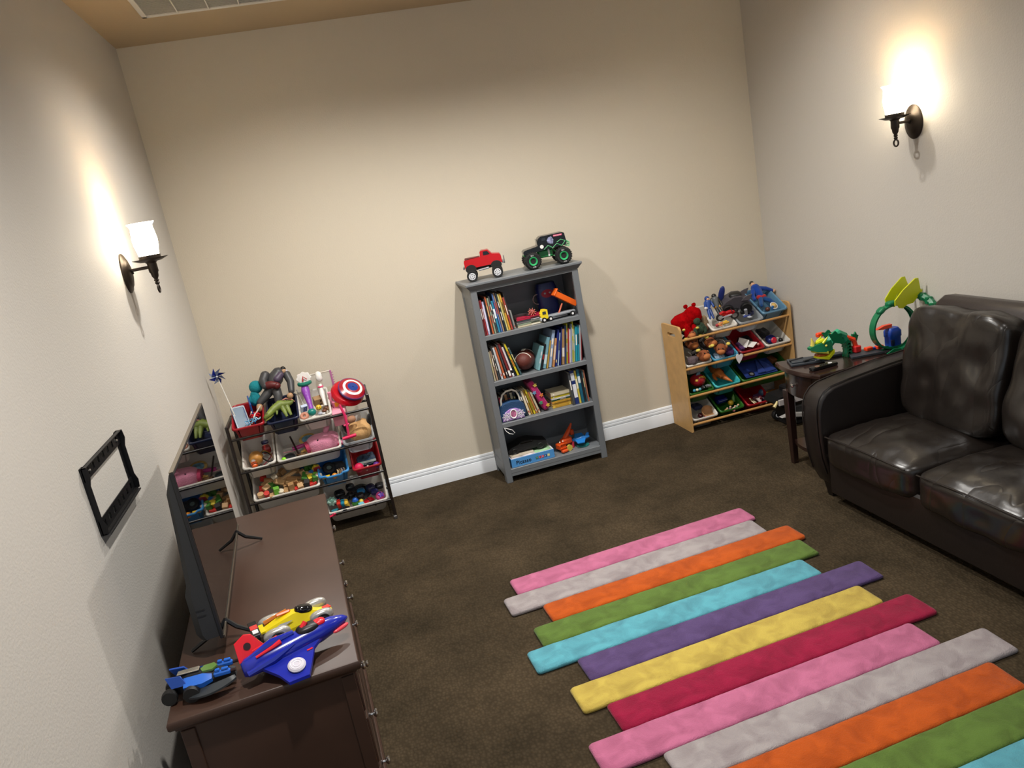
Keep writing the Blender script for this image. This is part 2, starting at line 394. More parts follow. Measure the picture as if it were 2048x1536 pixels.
for i, (c, x0, x1) in enumerate(ENDS):
    w_, d_ = x1-x0, sw-.0022
    loops = []
    for ins, z in ((.004,0),(.0,.003),(-.001,.012),(.003,.018),(.012,.0205)):
        N = 46; lp = []
        base = rrect(w_-2*ins, d_-2*ins, .016, z, 3)
        # subdivide the long straight sides so that the pile edge can waver
        for k in range(len(base)):
            a, b_ = Vector(base[k]), Vector(base[(k+1) % len(base)]); n_ = max(1, int((b_-a).length/.035))
            for q in range(n_):
                p = a.lerp(b_, q/n_); wv = .0022*noise.noise(Vector((p.x*22+i*9, p.y*22, z*30)))
                lp.append((p.x, p.y+wv, z if z < .015 else z+.0012*noise.noise(Vector((p.x*30, p.y*30+i, 3)))))
        loops.append(lp)
    n0 = min(len(l) for l in loops)
    base_n = len(loops[0])
    if any(len(l) != base_n for l in loops):
        loops = [l[:n0] for l in loops]
    o = MB().loft(loops).build('stripe', RM[c], rug, ang=60, T=TR((x0+w_/2, -(i+.5)*sw, .001)))
    o['label'] = c+' plush stripe'

# ================================================================== grey bookcase
bc = mat('6f7377', rough=.42, bump=.02, bscale=40)
bcd = mat('55585a', rough=.5)
shelfcase = thing('bookcase', 'grey painted bookcase with four open shelves against the back wall', 'bookcase', TR((1.724, -.004, 0)))
bw_, bd_ = .742, .331
for x0 in (0, bw_-.042):
    mb = MB().box((x0+.021, -bd_+.011, .675), (.042, .022, 1.35), b=.002)
    mb.build('front_stile', bc, shelfcase)
for x0 in (.012, bw_-.012):
    MB().box((x0, -bd_/2+.01, .70), (.016, bd_-.04, 1.26)).build('side_panel', bc, shelfcase)
    for yy in (-.02, -bd_+.045):
        MB().box((x0+(-.0065 if x0 < .1 else .0065), yy, .675), (.012, .04, 1.35), b=.0015).build('side_stile', bc, shelfcase)
    for zz, hh in ((1.315,.07), (.09,.09)):
        MB().box((x0+(-.0065 if x0 < .1 else .0065), -bd_/2+.01, zz), (.010, bd_-.09, hh)).build('side_rail', bc, shelfcase)
MB().box((bw_/2, -.012, .70), (bw_-.04, .008, 1.24)).build('back_panel', bc, shelfcase)
SHZ = [1.036, .721, .424, .094]
for z in SHZ:
    MB().box((bw_/2, -bd_/2-.004, z-.015), (bw_-.045, bd_-.012, .030), b=.0015).build('shelf', bc, shelfcase)
MB().box((bw_/2, -bd_+.010, 1.348), (bw_-.084, .018, .030)).build('top_rail', bc, shelfcase)
MB().box((bw_/2, -bd_+.012, .058), (bw_-.084, .018, .030)).build('bottom_rail', bc, shelfcase)
cx = bw_/2
def crl(w2, d2, z): return [(cx-w2, .003, z), (cx+w2, .003, z), (cx+w2, -d2, z), (cx-w2, -d2, z)][::-1]
MB().loft([crl(bw_/2+.004, bd_+.004, 1.350), crl(bw_/2+.008, bd_+.008, 1.358), crl(bw_/2+.020, bd_+.020, 1.372), crl(bw_/2+.021, bd_+.021, 1.376)]).build('crown_moulding', bc, shelfcase, ang=20)
MB().box((cx, -(bd_+.027)/2+.003, 1.384), (bw_+.056, bd_+.030, .017), b=.003).build('top_board', bc, shelfcase)

# ================================================================== dresser
wood = mat('3f2a20', rough=.45, coat=.0, var=.14, vscale=5, name='mahogany')
chrome = mat('d8d8da', rough=.12, metal=1)
DA = .0485
dres = thing('dresser', 'dark mahogany dresser with round chrome knobs under the television', 'dresser', TR((.122, -3.088, 0), rz=DA))
dw, dl, dh = .561, 1.594, .66
def tl(ins, z): return [(ins, ins, z), (dw-ins, ins, z), (dw-ins, dl-ins, z), (ins, dl-ins, z)]
MB().loft([tl(.016, dh-.042), tl(.014, dh-.036), tl(.004, dh-.030), tl(.0, dh-.024), tl(.0, dh-.008), tl(.002, dh-.003), tl(.006, dh)]).build('top', wood, dres, ang=50)
MB().box((dw/2, dl/2, (dh-.042)/2+.03), (dw-.05, dl-.05, dh-.042-.06), b=.002).build('body', wood, dres)
for y in (.024, dl-.024):
    for x in (.045, dw-.045): MB().box((x, y, .31), (.04, .012, .60), b=.002).build('corner_post', wood, dres)
MB().box((dw/2, dl/2, .03), (dw-.02, dl-.03, .06), b=.006).build('plinth', wood, dres)
rows = [(.535,.165), (.350,.185), (.160,.185)]
for z, hgt in rows:
    for yc, ln in ((.175,.28), (dl/2,.93), (dl-.175,.28)):
        d = MB().box((dw-.030, yc, z), (.022, ln-.012, hgt-.012), b=.004).build('drawer', wood, dres)
        MB().lathe([(.008,0),(.009,.003),(.005,.006),(.005,.014),(.013,.019),(.015,.024),(.012,.029),(.004,.031)], 18, TR((dw-.019, yc, z), ry=PI/2)).build('knob', chrome, d)

# ================================================================== television
tvA = .0436
tv = thing('television', 'flat screen television standing on the dresser and facing the sofa', 'television', TR((.272, -2.796, dh+.001), rz=tvA))
tb = mat('1b1b1d', rough=.55); tg = mat('050506', rough=.02, spec=.9); tsil = mat('7d7468', rough=.3, metal=.8)
tl_, zb, zt = 1.0, .062, .642
MB().box((-.006, tl_/2, (zb+zt)/2), (.012, tl_, zt-zb), b=.0025).build('frame', tb, tv)
MB().box((.0005, tl_/2, (zb+zt)/2+.004), (.001, tl_-.018, zt-zb-.028)).build('screen', tg, tv)
for c, d in (((.002, tl_/2, zb+.006), (.005, tl_, .012)), ((-.006, tl_/2, zt+.001), (.014, tl_, .002))):
    MB().box(c, d, b=.0008).build('bezel_strip', tsil, tv)
lo_, hi_ = [], []
def backloop(y, k): return [(-.012, y, zb+.01), (-.012, y, zt-.004), (-.018*k, y, zt-.012), (-.040*k, y, zt-.07), (-.050*k, y, zt-.20), (-.066*k, y, zb+.20), (-.078*k, y, zb+.17), (-.080*k, y, zb+.03), (-.070*k, y, zb+.008)]
MB().loft([backloop(.004,.75), backloop(.02,1.0), backloop(tl_-.02,1.0), backloop(tl_-.004,.75)]).build('rear_housing', mat('2b2c2d', rough=.7, bump=.05, bscale=300), tv, ang=25)
for z in (zb+.115, zb+.095): MB().box((-.045, .0035, z), (.028, .003, .003)).build('vent_slot', tb, tv)
for yf in (.10, .90):
    mb = MB()
    sg = 1 if yf > .5 else -1
    mb.tube([(.0,yf,zb+.015),(.03,yf+sg*.004,.042),(.092,yf+sg*.020,.006)], [.008,.008,.006], 6)
    mb.tube([(.0,yf,zb+.015),(-.05,yf+sg*.002,.040),(-.125,yf+sg*.012,.006)], [.008,.008,.006], 6)
    mb.build('foot', mat('1a1a1b', rough=.3), tv)

# ================================================================== leather sofa
leather = mat('1b1613', rough=.30, spec=.6, bump=.10, bscale=26, name='leather')
def creases(m):
    """soft ridged creases on top of the fine grain"""
    nt = m.node_tree; L = nt.links.new; b = nt.nodes['Principled BSDF']
    old = [n for n in nt.nodes if n.type == 'BUMP'][0]; tc = [n for n in nt.nodes if n.type == 'TEX_COORD'][0]
    mp = nt.nodes.new('ShaderNodeMapping'); mp.inputs['Scale'].default_value = (1.6, 3.2, 1.2); mp.inputs['Rotation'].default_value = (.3, .2, .6)
    n = nt.nodes.new('ShaderNodeTexNoise'); n.inputs['Scale'].default_value = 1.7; n.inputs['Detail'].default_value = 1.2; n.inputs['Distortion'].default_value = 1.0
    L(tc.outputs['Object'], mp.inputs['Vector']); L(mp.outputs[0], n.inputs['Vector'])
    a = nt.nodes.new('ShaderNodeMath'); a.operation = 'SUBTRACT'; a.inputs[1].default_value = .5; L(n.outputs[0], a.inputs[0])
    c = nt.nodes.new('ShaderNodeMath'); c.operation = 'ABSOLUTE'; L(a.outputs[0], c.inputs[0])
    p = nt.nodes.new('ShaderNodeMath'); p.operation = 'POWER'; p.inputs[1].default_value = .6; L(c.outputs[0], p.inputs[0])
    bp = nt.nodes.new('ShaderNodeBump'); bp.inputs['Strength'].default_value = .22; bp.inputs['Distance'].default_value = .03
    L(p.outputs[0], bp.inputs['Height']); L(old.outputs[0], bp.inputs['Normal']); L(bp.outputs[0], b.inputs['Normal'])
creases(leather)
lea2 = mat('1a1412', rough=.40, spec=.55, bump=.05, bscale=90, name='leather_smooth')
sofa = thing('leather_sofa', 'dark brown leather sofa with loose cushions along the right wall', 'sofa', TR((0,0,0)))
SX, SY = 3.15, -1.672                     # front plane, far outer side
at = .145
AP = [(3.225,.085),(3.190,.16),(3.166,.26),(3.156,.38),(3.154,.48),(3.160,.54),(3.178,.588),(3.210,.622),(3.255,.643),(3.36,.658),(3.60,.680),(3.96,.70),(3.97,.085)]
def arm(y0):
    loops = [[(x+ (0 if k in (1,2) else (.012 if x < 3.5 else -.006)), y, z-(0 if k in (1,2) else .012)*(1 if z > .3 else 0)) for x, z in AP] for k, y in enumerate((y0, y0-.016, y0-at+.016, y0-at))]
    o = MB().loft(loops).build('armrest', lea2, sofa, ang=50, bev=.006)
    for yy in (y0-.012, y0-at+.012):
        MB().tube([(x-.002*(x < 3.5), yy, z+.003) for x, z in AP[1:-1]], .0032, 6).build('piping', mat('1c1613', .45), o)
    return o
arm(SY); arm(SY-at-3*.645-.012)
ya, yb = SY-at-.003, SY-at-3*.645-.009
MB().box((3.56, (ya+yb)/2, .165), (.74, ya-yb, .22), b=.012).build('base', lea2, sofa)
mb = MB().loft([[(x, y, z) for x, z in ((3.74,.12),(3.78,.80),(3.80,.92),(3.83,.985),(3.88,1.012),(3.94,1.006),(3.985,.96),(3.99,.12))] for y in (ya-.085, ya-.11, (ya+yb)/2, yb+.02, yb-.02)])
mb.build('backrest_frame', mat('251b17', rough=.35, spec=.6, bump=.08, bscale=60), sofa, ang=50, bev=.02, seg=3)
for k in range(3):
    yc = ya-.3225-k*.645
    c = MB().soft((.62, .640, .185), 7, (26,26,10), TR((3.455, yc, .325)), crown=.045, wr=.010, seed=k*7.3, ws=5).build('seat_cushion', leather, sofa, ang=80)
    MB().tube([(3.158, yc+.285, .398), (3.147, yc+.2, .408), (3.145, yc, .414), (3.147, yc-.2, .408), (3.158, yc-.285, .398)], .0038, 6).build('piping', lea2, c)
    MB().soft((.240, .622, .580), 7, (12,30,28), TR((3.735, yc-.042, .695), ry=.20), wr=.024, seed=k*11.7+3, ws=5).build('back_cushion', leather, sofa, ang=80)
for x, y in ((3.26, SY-.075), (3.88, SY-.075), (3.26, yb-.07), (3.88, yb-.07)):
    MB().lathe([(.026,0),(.045,.086)], 4, TR((x, y, 0), rz=PI/4)).build('foot', mat('120d0b', .4), sofa)

# ================================================================== bow-front end table
dk = mat('2a1b17', rough=.22, coat=.3, var=.12, vscale=6, name='espresso')
tab = thing('end_table', 'dark espresso bow-front end table with one drawer between toy organizer and sofa', 'table')
ty0, ty1, tx1 = -1.185, -1.618, 3.985
def bow(off, n=12):
    pts = []
    for k in range(n+1):
        t = k/n; y = ty0-off+(ty1-ty0+2*off)*t; x = 3.345-.065*math.sin(PI*(.08+.84*t))**.8+off
        pts.append((x, y))
    return pts
def tabloop(off, z): return [(x, y, z) for x, y in bow(off)]+[(tx1-off, ty1+off, z), (tx1-off, -1.425-off, z)]
MB().loft([tabloop(.010,.618), tabloop(.0,.626), tabloop(0,.642), tabloop(.006,.650)][::1]).build('top', dk, tab, ang=40)
MB().loft([tabloop(.035,.475), tabloop(.035,.618)]).build('apron', dk, tab, ang=40)
mbd = MB().loft([[(x-.004, y, z) for x, y in bow(.036)[2:-2]]+[(x+.012, y, z) for x, y in bow(.036)[2:-2][::-1]] for z in (.490,.606)]); dr = mbd.build('drawer', dk, tab, ang=40)
MB().lathe([(.006,0),(.005,.010),(.012,.016),(.013,.022),(.006,.028)], 16, TR((3.315, -1.385, .548), ry=-PI/2)).build('knob', chrome, dr)
MB().loft([tabloop(.05,.135), tabloop(.05,.158)]).build('lower_shelf', dk, tab, ang=40)
for x, y in ((3.365,-1.232), (3.365,-1.572), (3.935,-1.478), (3.935,-1.572)):
    MB().loft([rrect(.034,.034,.003,0,1,x,y), rrect(.052,.052,.004,.475,1,x,y)]).build('leg', dk, tab)
# ================================================================== two toy organizers and their bins
maple = mat('c39a62', rough=.45, var=.10, vscale=14, name='maple'); maple_d = mat('b98a50', rough=.45, var=.10, vscale=20, name='maple_dowel')
esp = mat('1d1512', rough=.35, name='espresso_frame'); espd = mat('191210', rough=.28, name='espresso_dowel')
ROWW = [.686, .470, .263, .052]; ROWD = [.765, .548, .335, .130]
org = thing('toy_organizer', 'maple toy organizer with angled rows of bins in the right corner', 'storage rack')
def slot_panel(x0, th):
    """side board with rounded top corners and a hand slot, built round the slot"""
    y0, y1, zt = -.022, -.312, .787
    sa, sb_, s0, s1 = -.225, -.125, .702, .730           # the slot
    mb = MB()
    def ext(poly): mb.loft([[(x, y, z) for y, z in poly] for x in (x0, x0+th)])
    ext([(y1,0),(y0,0),(y0,s0),(y1,s0)])
    top = [(y1,s1),(y0,s1)]
    for cy, cz, r, a0 in ((y0-.02, zt-.02, .02, 0), (y1+.03, zt-.03, .03, PI/2)):
        for k in range(7): a = a0+PI/2*k/6; top.append((cy+r*math.cos(a), cz+r*math.sin(a)))
    ext(top)
    m = (s0+s1)/2; r = (s1-s0)/2
    ext([(y1,s0),(sa,s0)]+[(sa-r*math.sin(PI*k/6), m-r*math.cos(PI*k/6)) for k in range(1,6)]+[(sa,s1),(y1,s1)])
    ext([(y0,s1),(sb_,s1)]+[(sb_+r*math.sin(PI*k/6), m+r*math.cos(PI*k/6)) for k in range(1,6)]+[(sb_,s0),(y0,s0)])
    return mb
for x0 in (3.137, 4.010): slot_panel(x0, .016).build('side_panel', maple, org, ang=30)
for z in ROWW:
    MB().cyl((3.150, -.301, z), (4.014, -.301, z), .0095, n=12).build('front_dowel', maple_d, org)
    MB().cyl((3.150, -.049, z+.011), (4.014, -.049, z+.011), .0095, n=12).build('rear_dowel', maple_d, org)
org2 = thing('toy_organizer', 'dark espresso toy organizer with angled rows of bins beside the television', 'storage rack')
for x in (.070, .937):
    MB().box((x, -.398, .43), (.018, .028, .86), b=.004).build('front_post', esp, org2)
    MB().box((x, -.106, .43), (.018, .028, .86), b=.004).build('rear_post', esp, org2)
    for z in (.845, .05): MB().box((x, -.259, z), (.016, .27, .028), b=.003).build('side_rail', esp, org2)
    MB().box((x-.004, -.405, .012), (.024, .034, .024), b=.004).build('foot_cap', pl('4a4644', .4), org2)
for z in ROWD:
    MB().cyl((.075, -.392, z), (.933, -.392, z), .008, n=12).build('front_dowel', espd, org2)
    MB().cyl((.075, -.142, z-.006), (.933, -.142, z-.006), .008, n=12).build('rear_dowel', espd, org2)

BIN = {}
BG = 'plastic bins in the toy organizers'
def tray(key, label, m, cx, w, yf, zf, yb, zb_, D=.115, dip=0., rim=.0075):
    a = math.atan2(zb_-zf, yb-yf); L = math.hypot(zb_-zf, yb-yf)
    T = TR((cx, yf, zf), rx=a)
    def lp(ins, z, r=.022): 
        pts = rrect(w-2*ins, L-2*ins, r, z, 4, 0, L/2)
        if dip and z > -.03:
            pts = [(x, y, z_-(dip if (y < .03 and abs(x) < w*.27) else 0)) for x, y, z_ in pts]
        return pts
    # add points along the front so that the dip has corners
    def lp2(ins, z, r=.022):
        pts = lp(ins, z, r); out = []
        for i, p in enumerate(pts):
            out.append(p); q = pts[(i+1) % len(pts)]
            if p[1] < .06 and q[1] < .06 and abs(p[0]-q[0]) > .04:
                s_ = 1 if q[0] > p[0] else -1
                for fx in (-.30, -.22, .22, .30):
                    dz = dip if (abs(fx) < .25 and z > -.03) else 0
                    out.append((s_*fx*w, p[1], z-dz))
        return out
    ls = [lp2(.030,-D,.03), lp2(.024,-D+.006,.03), lp2(.010,-.016), lp2(.008,-.012), lp2(-.0005,-.012), lp2(-.002,-.006), lp2(0,.0), lp2(.004,.003), lp2(.009,.0), lp2(.012,-.006), lp2(.026,-D+.008,.03), lp2(.034,-D+.004,.03)]
    one('plastic_bin', label, 'bin', MB().loft(ls), m, T, BG, ang=50)
    BIN[key] = (T, w, L, D)
def binm(h): return mat(h, rough=.38)
WHT = binm('dcd8d0'); RED = binm('a3121f'); NVY = binm('121c3c'); GRN = binm('2a6420'); LBL = binm('5f8aa8'); TEA = binm('3fb4b8'); SKY = binm('3f8ecf'); CLR = mat('c4ccd2', rough=.2, alpha=.42, spec=.6); BLU = binm('4fa0c4'); REDD = binm('a01a24')
def wr_(row, dz=0.): return (-.302, ROWW[row]+.022+dz, -.045, ROWW[row]+.163+dz)
def dr_(row, dz=0., t=.125): return (-.394, ROWD[row]+.022+dz, -.125, ROWD[row]+.022+dz+t)
sc = [3.268, 3.494, 3.704, 3.912]
OM, OD = 'the maple organizer', 'the dark organizer'
tray('w12', 'white bin with blue figure and red motorbike on top row of '+OM, WHT, sc[1]+.008, .204, *wr_(0))
tray('w13', 'clear plastic bin heaped with a grey toy car, top row of '+OM, CLR, sc[2]+.012, .196, *wr_(0,.002))
tray('w14', 'slate blue bin holding a blue-suited doll, top row of '+OM, LBL, sc[3], .204, *wr_(0,.032))
tray('w21', 'white bin of brown plush monkeys, second row of '+OM, WHT, sc[0], .204, *wr_(1))
tray('w22', 'light blue bin under a plush monkey, second row of '+OM, BLU, sc[1]-.008, .204, *wr_(1,-.004))
tray('w23', 'red bin with open white cards, second row of '+OM, REDD, sc[2]-.005, .204, *wr_(1,.004))
tray('w24', 'white bin with a blue and red toy, second row of '+OM, WHT, sc[3]+.004, .206, *wr_(1,.006))
tray('w31', 'green bin with a red and yellow helmet toy, third row of '+OM, GRN, sc[0]-.006, .200, *wr_(2,-.004))
tray('w32', 'turquoise bin with an orange toy tail, third row of '+OM, TEA, sc[1]-.018, .204, *wr_(2,.002))
tray('w33', 'wide dark green bin with a folded blue sheet, third row of '+OM, GRN, 3.797, .412, *wr_(2,-.004))
tray('w41', 'white bin with a wooden bowl, bottom row of '+OM, WHT, sc[0], .204, *wr_(3,.01))
tray('w42', 'green bin with a blue box and yellow ball, bottom row of '+OM, GRN, sc[1]-.008, .200, *wr_(3,.018))
tray('w43', 'red bin of small odd toys, bottom row of '+OM, RED, sc[2]+.010, .204, *wr_(3,.012))
tray('d11', 'red bin with a blue-lidded box, top row of '+OD, RED, .192, .196, *dr_(0,.042,.096))
tray('d12', 'navy bin holding a green dinosaur, top row of '+OD, NVY, .402, .196, *dr_(0,.028,.100))
tray('d13', 'white bin with a purple wand, top row of '+OD, WHT, .599, .200, *dr_(0,.0,.124))
tray('d21', 'white bin with an orange ball, second row of '+OD, WHT, .194, .204, *dr_(1,.0), dip=.012)
tray('d22', 'wide white bin with a pink plush pig, second row of '+OD, WHT, .506, .402, *dr_(1,-.006))
tray('d24', 'clear bin stuffed with a tan and black plush, second row of '+OD, CLR, .822, .200, *dr_(1,.0))
tray('d31', 'wide white bin full of wooden blocks, third row of '+OD, WHT, .312, .416, *dr_(2,-.006))
tray('d33', 'blue bin with a black toy wheel, third row of '+OD, SKY, .619, .196, *dr_(2,.040,.10), dip=.014)
tray('d34', 'red bin with a hot pink ball, third row of '+OD, REDD, .834, .190, *dr_(2,.030,.11))
tray('d43', 'wide white bin of mixed small toys, bottom row of '+OD, WHT, .716, .402, *dr_(3,-.008))
def at(b, u, v, h, rz=0, rx=0, ry=0, s=1, tilt=True):
    """u -1..1 across, v 0 front..1 back, h metres above the bin floor"""
    T, w, L, D = BIN[b]
    p = (u*(w/2-.03), v*L, -D+.008+h)
    if tilt: return T @ TR(p, rz, rx, ry, s)
    return TR(T @ Vector(p), rz, rx, ry, s)
# ================================================================== bookcase contents
PAPER = mat('d9d2c2', rough=.9)
ORD = ['first','second','third','fourth','fifth','sixth','seventh','eighth','ninth','tenth','eleventh','twelfth','thirteenth','fourteenth','fifteenth','sixteenth','seventeenth','eighteenth']
def bookmesh(th, hgt, dep):
    """spine faces -y; x = thickness, z = height, depth goes to +y"""
    c = MB().box((0, .0010, hgt/2), (th, .002, hgt), b=.0006)
    for s_ in (-1, 1): c.box((s_*(th/2-.0008), dep/2, hgt/2), (.0016, dep, hgt))
    p = MB().box((0, dep/2-.001, hgt/2), (max(.001, th-.0032), dep-.006, hgt-.006))
    return c, p
def book(name, label, th, hgt, dep, hexc, T, group, band=None, glossy=.4):
    t = thing(name, label, 'book', T, group)
    c, p = bookmesh(th, hgt, dep)
    c.build('cover', mat(hexc, rough=glossy), t); p.build('pages', PAPER, t)
    if not band and th > .008:
        r_ = random.Random(label); q = r_.random()
        lt = r_.choice(['e8e2d4','d8c88a','c8ccd2','2a2420','f0ece4','b8402f'])
        band = [(.62,.30,lt)] if q < .4 else [(.70,.16,lt),(.40,.22,lt)] if q < .75 else [(.14,.08,lt)]
        band = [(a, b_, c_, .45) for a, b_, c_ in band]
    if band:
        for bz, bh, bh_c, *wq in band: MB().box((0, -.0004, bz*hgt), (th*(wq[0] if wq else .86), .0008, bh*hgt)).build('spine_label', mat(bh_c, rough=.5), t)
    return t
X0, X1, YF = 1.768, 2.422, -.322
CN = {'7d2a2c':'dark red','b9b6d6':'lilac','5a4038':'brown','c9653a':'orange','3b3f58':'slate','8d9a84':'sage','2f86a8':'blue','5a78b4':'cornflower blue','4a2f2b':'dark brown','26333f':'dark navy','c8c07a':'pale yellow','d9a53c':'golden','a5483c':'brick red','20242c':'black','8a8a86':'grey','c7c9cc':'white','9aa7c0':'pale blue','a88a72':'tan','d8c52c':'yellow','3e5a60':'dark teal','31598a':'blue','7fb0b8':'pale teal','16171a':'black','6f9cab':'dusty teal','c6a04a':'mustard','8fa3c2':'light blue','c08a5a':'light brown','1f2c78':'royal blue','a9c0dc':'ice blue','9c7a55':'tan brown','2c3f6e':'dark blue','d4d23a':'lime yellow','e4d8dc':'off-white','5f8c96':'grey teal','bcbf86':'pale olive','1f8fa6':'turquoise','b03a3e':'red','e2d2b4':'cream','b58a3a':'ochre','caa64a':'mustard yellow','c47f4c':'orange tan','1b2f6c':'navy','d6c24e':'yellow','1d5f78':'deep teal','7a4a3c':'rust brown','b0735a':'salmon','3f4a3a':'dark olive','44474b':'charcoal','b0233f':'crimson','c9bfa2':'cream','2f6a4a':'green','d29a3a':'amber','d8b44a':'straw yellow','c8a040':'old gold','2d4a86':'blue'}
def row(shelf, grp, side, items, x, lean, kind='book', dep=.20, yj=.0):
    """items: (hex, thickness, height, [bands]); lean in degrees, positive tops towards +x; x = left end at the shelf"""
    ln_ = lean if isinstance(lean, tuple) else (lean, lean)
    for i, it in enumerate(items):
        a = math.radians(ln_[0]+(ln_[1]-ln_[0])*i/max(1, len(items)-1))
        hx, th, hg = it[:3]; bd = it[3] if len(it) > 3 else None
        wx = th/math.cos(a)
        px = x+wx/2 if a <= 0 else x+wx/2
        zz = SHZ[shelf]+.0008+abs(math.sin(a))*th/2
        y = YF+.012+.012*((i*37) % 5)/5+yj
        lab = '%s book, %s from left in the %s' % (CN[hx], ORD[i], side)
        book('book', lab, th-.0006, hg, dep-.01*((i*13) % 4), hx, TR((px, y, zz), ry=a), grp, bd)
        st = math.radians(abs(ln_[1]-ln_[0])/max(1, len(items)-1))
        x += wx+.0006+hg*math.tan(st)*1.03
    return x
W1 = [(.5,.35,'e8e4da')]
row(0, 'leaning picture books, top shelf left', 'top-shelf leaning row',
    [('7d2a2c',.010,.235),('b03a3e',.010,.235),('b9b6d6',.014,.222,[(.5,.8,'d9d6ee')]),('20242c',.008,.24),('c9653a',.012,.252),('8d9a84',.012,.240),('44474b',.011,.250),('2f86a8',.015,.215,[(.6,.3,'e6eef2')]),('5a78b4',.010,.262),('a88a72',.011,.265),('26333f',.011,.262),('c8c07a',.012,.252),('d9a53c',.014,.252),('a5483c',.013,.222),('44474b',.006,.255)], X0+.004, (-1, -7))
book('board_book', 'small grey book standing alone beside the stacked books', .012, .125, .15, '8a8a86', TR((1.982, -.30, SHZ[0]+.0018), ry=-.10), None)
for k, (hx, th) in enumerate([('c9bfa2',.013),('8d9a84',.011),('c7c9cc',.012),('44474b',.009),('b0233f',.013)]):
    zz = SHZ[0]+.0008+sum((.013,.011,.012,.009,.013)[:k])+th/2
    book('book', ['cream','sage','white','charcoal','shiny crimson'][k]+' book '+['at the bottom','second from the bottom','in the middle','second from the top','on top'][k]+' of the top-shelf flat stack', th-.0006, .20, .16, hx, TR((2.003, -.305+.004*(k % 3), zz), ry=PI/2), 'books lying flat on the top shelf', glossy=.25)
row(1, 'leaning books, second shelf left', 'left leaning row, second shelf',
    [('c9bfa2',.012,.200),('a88a72',.012,.205),('44474b',.010,.225),('c7c9cc',.014,.225),('c9653a',.014,.225),('44474b',.012,.240),('7d2a2c',.016,.245,[(.12,.16,'e8e6e2')]),('e4d8dc',.014,.215,[(.16,.2,'ffffff'),(.16,.1,'222222')]),('26333f',.006,.230),('d8c52c',.014,.235),('3e5a60',.012,.205)], X0+.006, (-2, -15))
row(1, 'books, second shelf right', 'right-leaning row, second shelf',
    [('7fb0b8',.018,.165),('16171a',.014,.175,[(.5,.2,'8a2a2a')]),('6f9cab',.022,.215,[(.3,.3,'bcd4dc')]),('c6a04a',.008,.190),('8fa3c2',.022,.255),('c08a5a',.014,.195,[(.5,.5,'d8c0a8')]),('1f2c78',.014,.250),('a9c0dc',.010,.225),('1f2c78',.008,.262)], 2.078, (20, 12))
row(1, 'books, second shelf far right', 'right-end row, second shelf',
    [('9c7a55',.018,.245,[(.35,.25,'d8cfc6')]),('2c3f6e',.014,.262),('d4d23a',.009,.275),('b03a3e',.008,.24),('e4d8dc',.011,.232),('9aa7c0',.008,.265),('d4d23a',.009,.292),('bcbf86',.010,.25),('1f8fa6',.016,.240),('1f8fa6',.014,.244),('c7c9cc',.008,.245),('b03a3e',.007,.250)], 2.256, (9.5, 7.5))
row(2, 'books behind the handbag', 'row behind the blue handbag',
    [('3e5a60',.02,.15),('b0233f',.02,.15),('44474b',.022,.16),('c08a5a',.02,.16),('20242c',.018,.17),('c9bfa2',.018,.165),('44474b',.02,.17)], X0+.01, (-1, -5), yj=.10, dep=.15)
row(2, 'books right of the handbag', 'row between handbag and pink case',
    [('26333f',.014,.185),('e2d2b4',.016,.180),('b58a3a',.012,.185),('d8c52c',.014,.185,[(.5,.7,'8a7a20')]),('c47f4c',.012,.165),('c9bfa2',.014,.160)], 1.952, (-9, -14), yj=.02, dep=.16)
# pink sequinned toy book leaning on the stack
pk = thing('toy_case', 'hot pink padded toy case with colourful flower edge leaning on stacked books', 'toy case', TR((2.108, -.300, SHZ[2]+.012), ry=-.40))
MB().soft((.050,.17,.235), 8, (6,10,12), TR((0,.085,.117))).build('body', cloth('b8286a'), pk)
for k in range(5):
    MB().prism(star(5,.016,.008), .006, TR((.016*(-1)**k, .0, .03+.043*k), rx=PI/2)).build('flower', cloth(['d8b43a','4a8f6a','e07a3a','6a9ac0','d8c25a'][k]), pk)
for k, (hx, th) in enumerate([('d8b44a',.016),('caa64a',.018),('d29a3a',.014),('2f6a4a',.012),('c7c9cc',.010),('d8c52c',.016),('c9bfa2',.022)]):
    hs = (.016,.018,.014,.012,.010,.016,.022); zz = SHZ[2]+.0008+sum(hs[:k])+th/2
    book('book', ['straw yellow','mustard yellow','amber','green','white','lemon yellow','thick cream'][k]+' paperback lying '+['at the bottom','second from the bottom','third from the bottom','in the middle','third from the top','second from the top','on top'][k]+' of the third-shelf stack', th-.0006, .135, .15, hx, TR((2.150, -.275+.005*(k % 2), zz), ry=PI/2), 'paperbacks stacked on the third shelf', [(.5,.75,'b48a2a')] if k < 3 else None)
row(2, 'books, third shelf right', 'right-end row, third shelf',
    [('44474b',.018,.232),('1b2f6c',.030,.240,[(.82,.22,'cfd4dc'),(.4,.4,'e0e2ea')]),('d6c24e',.016,.235,[(.6,.3,'efe6c0')]),('1d5f78',.020,.240,[(.7,.2,'d0dce2')]),('20242c',.014,.235),('3e5a60',.010,.225),('b0735a',.012,.225)], 2.287, -1.5)

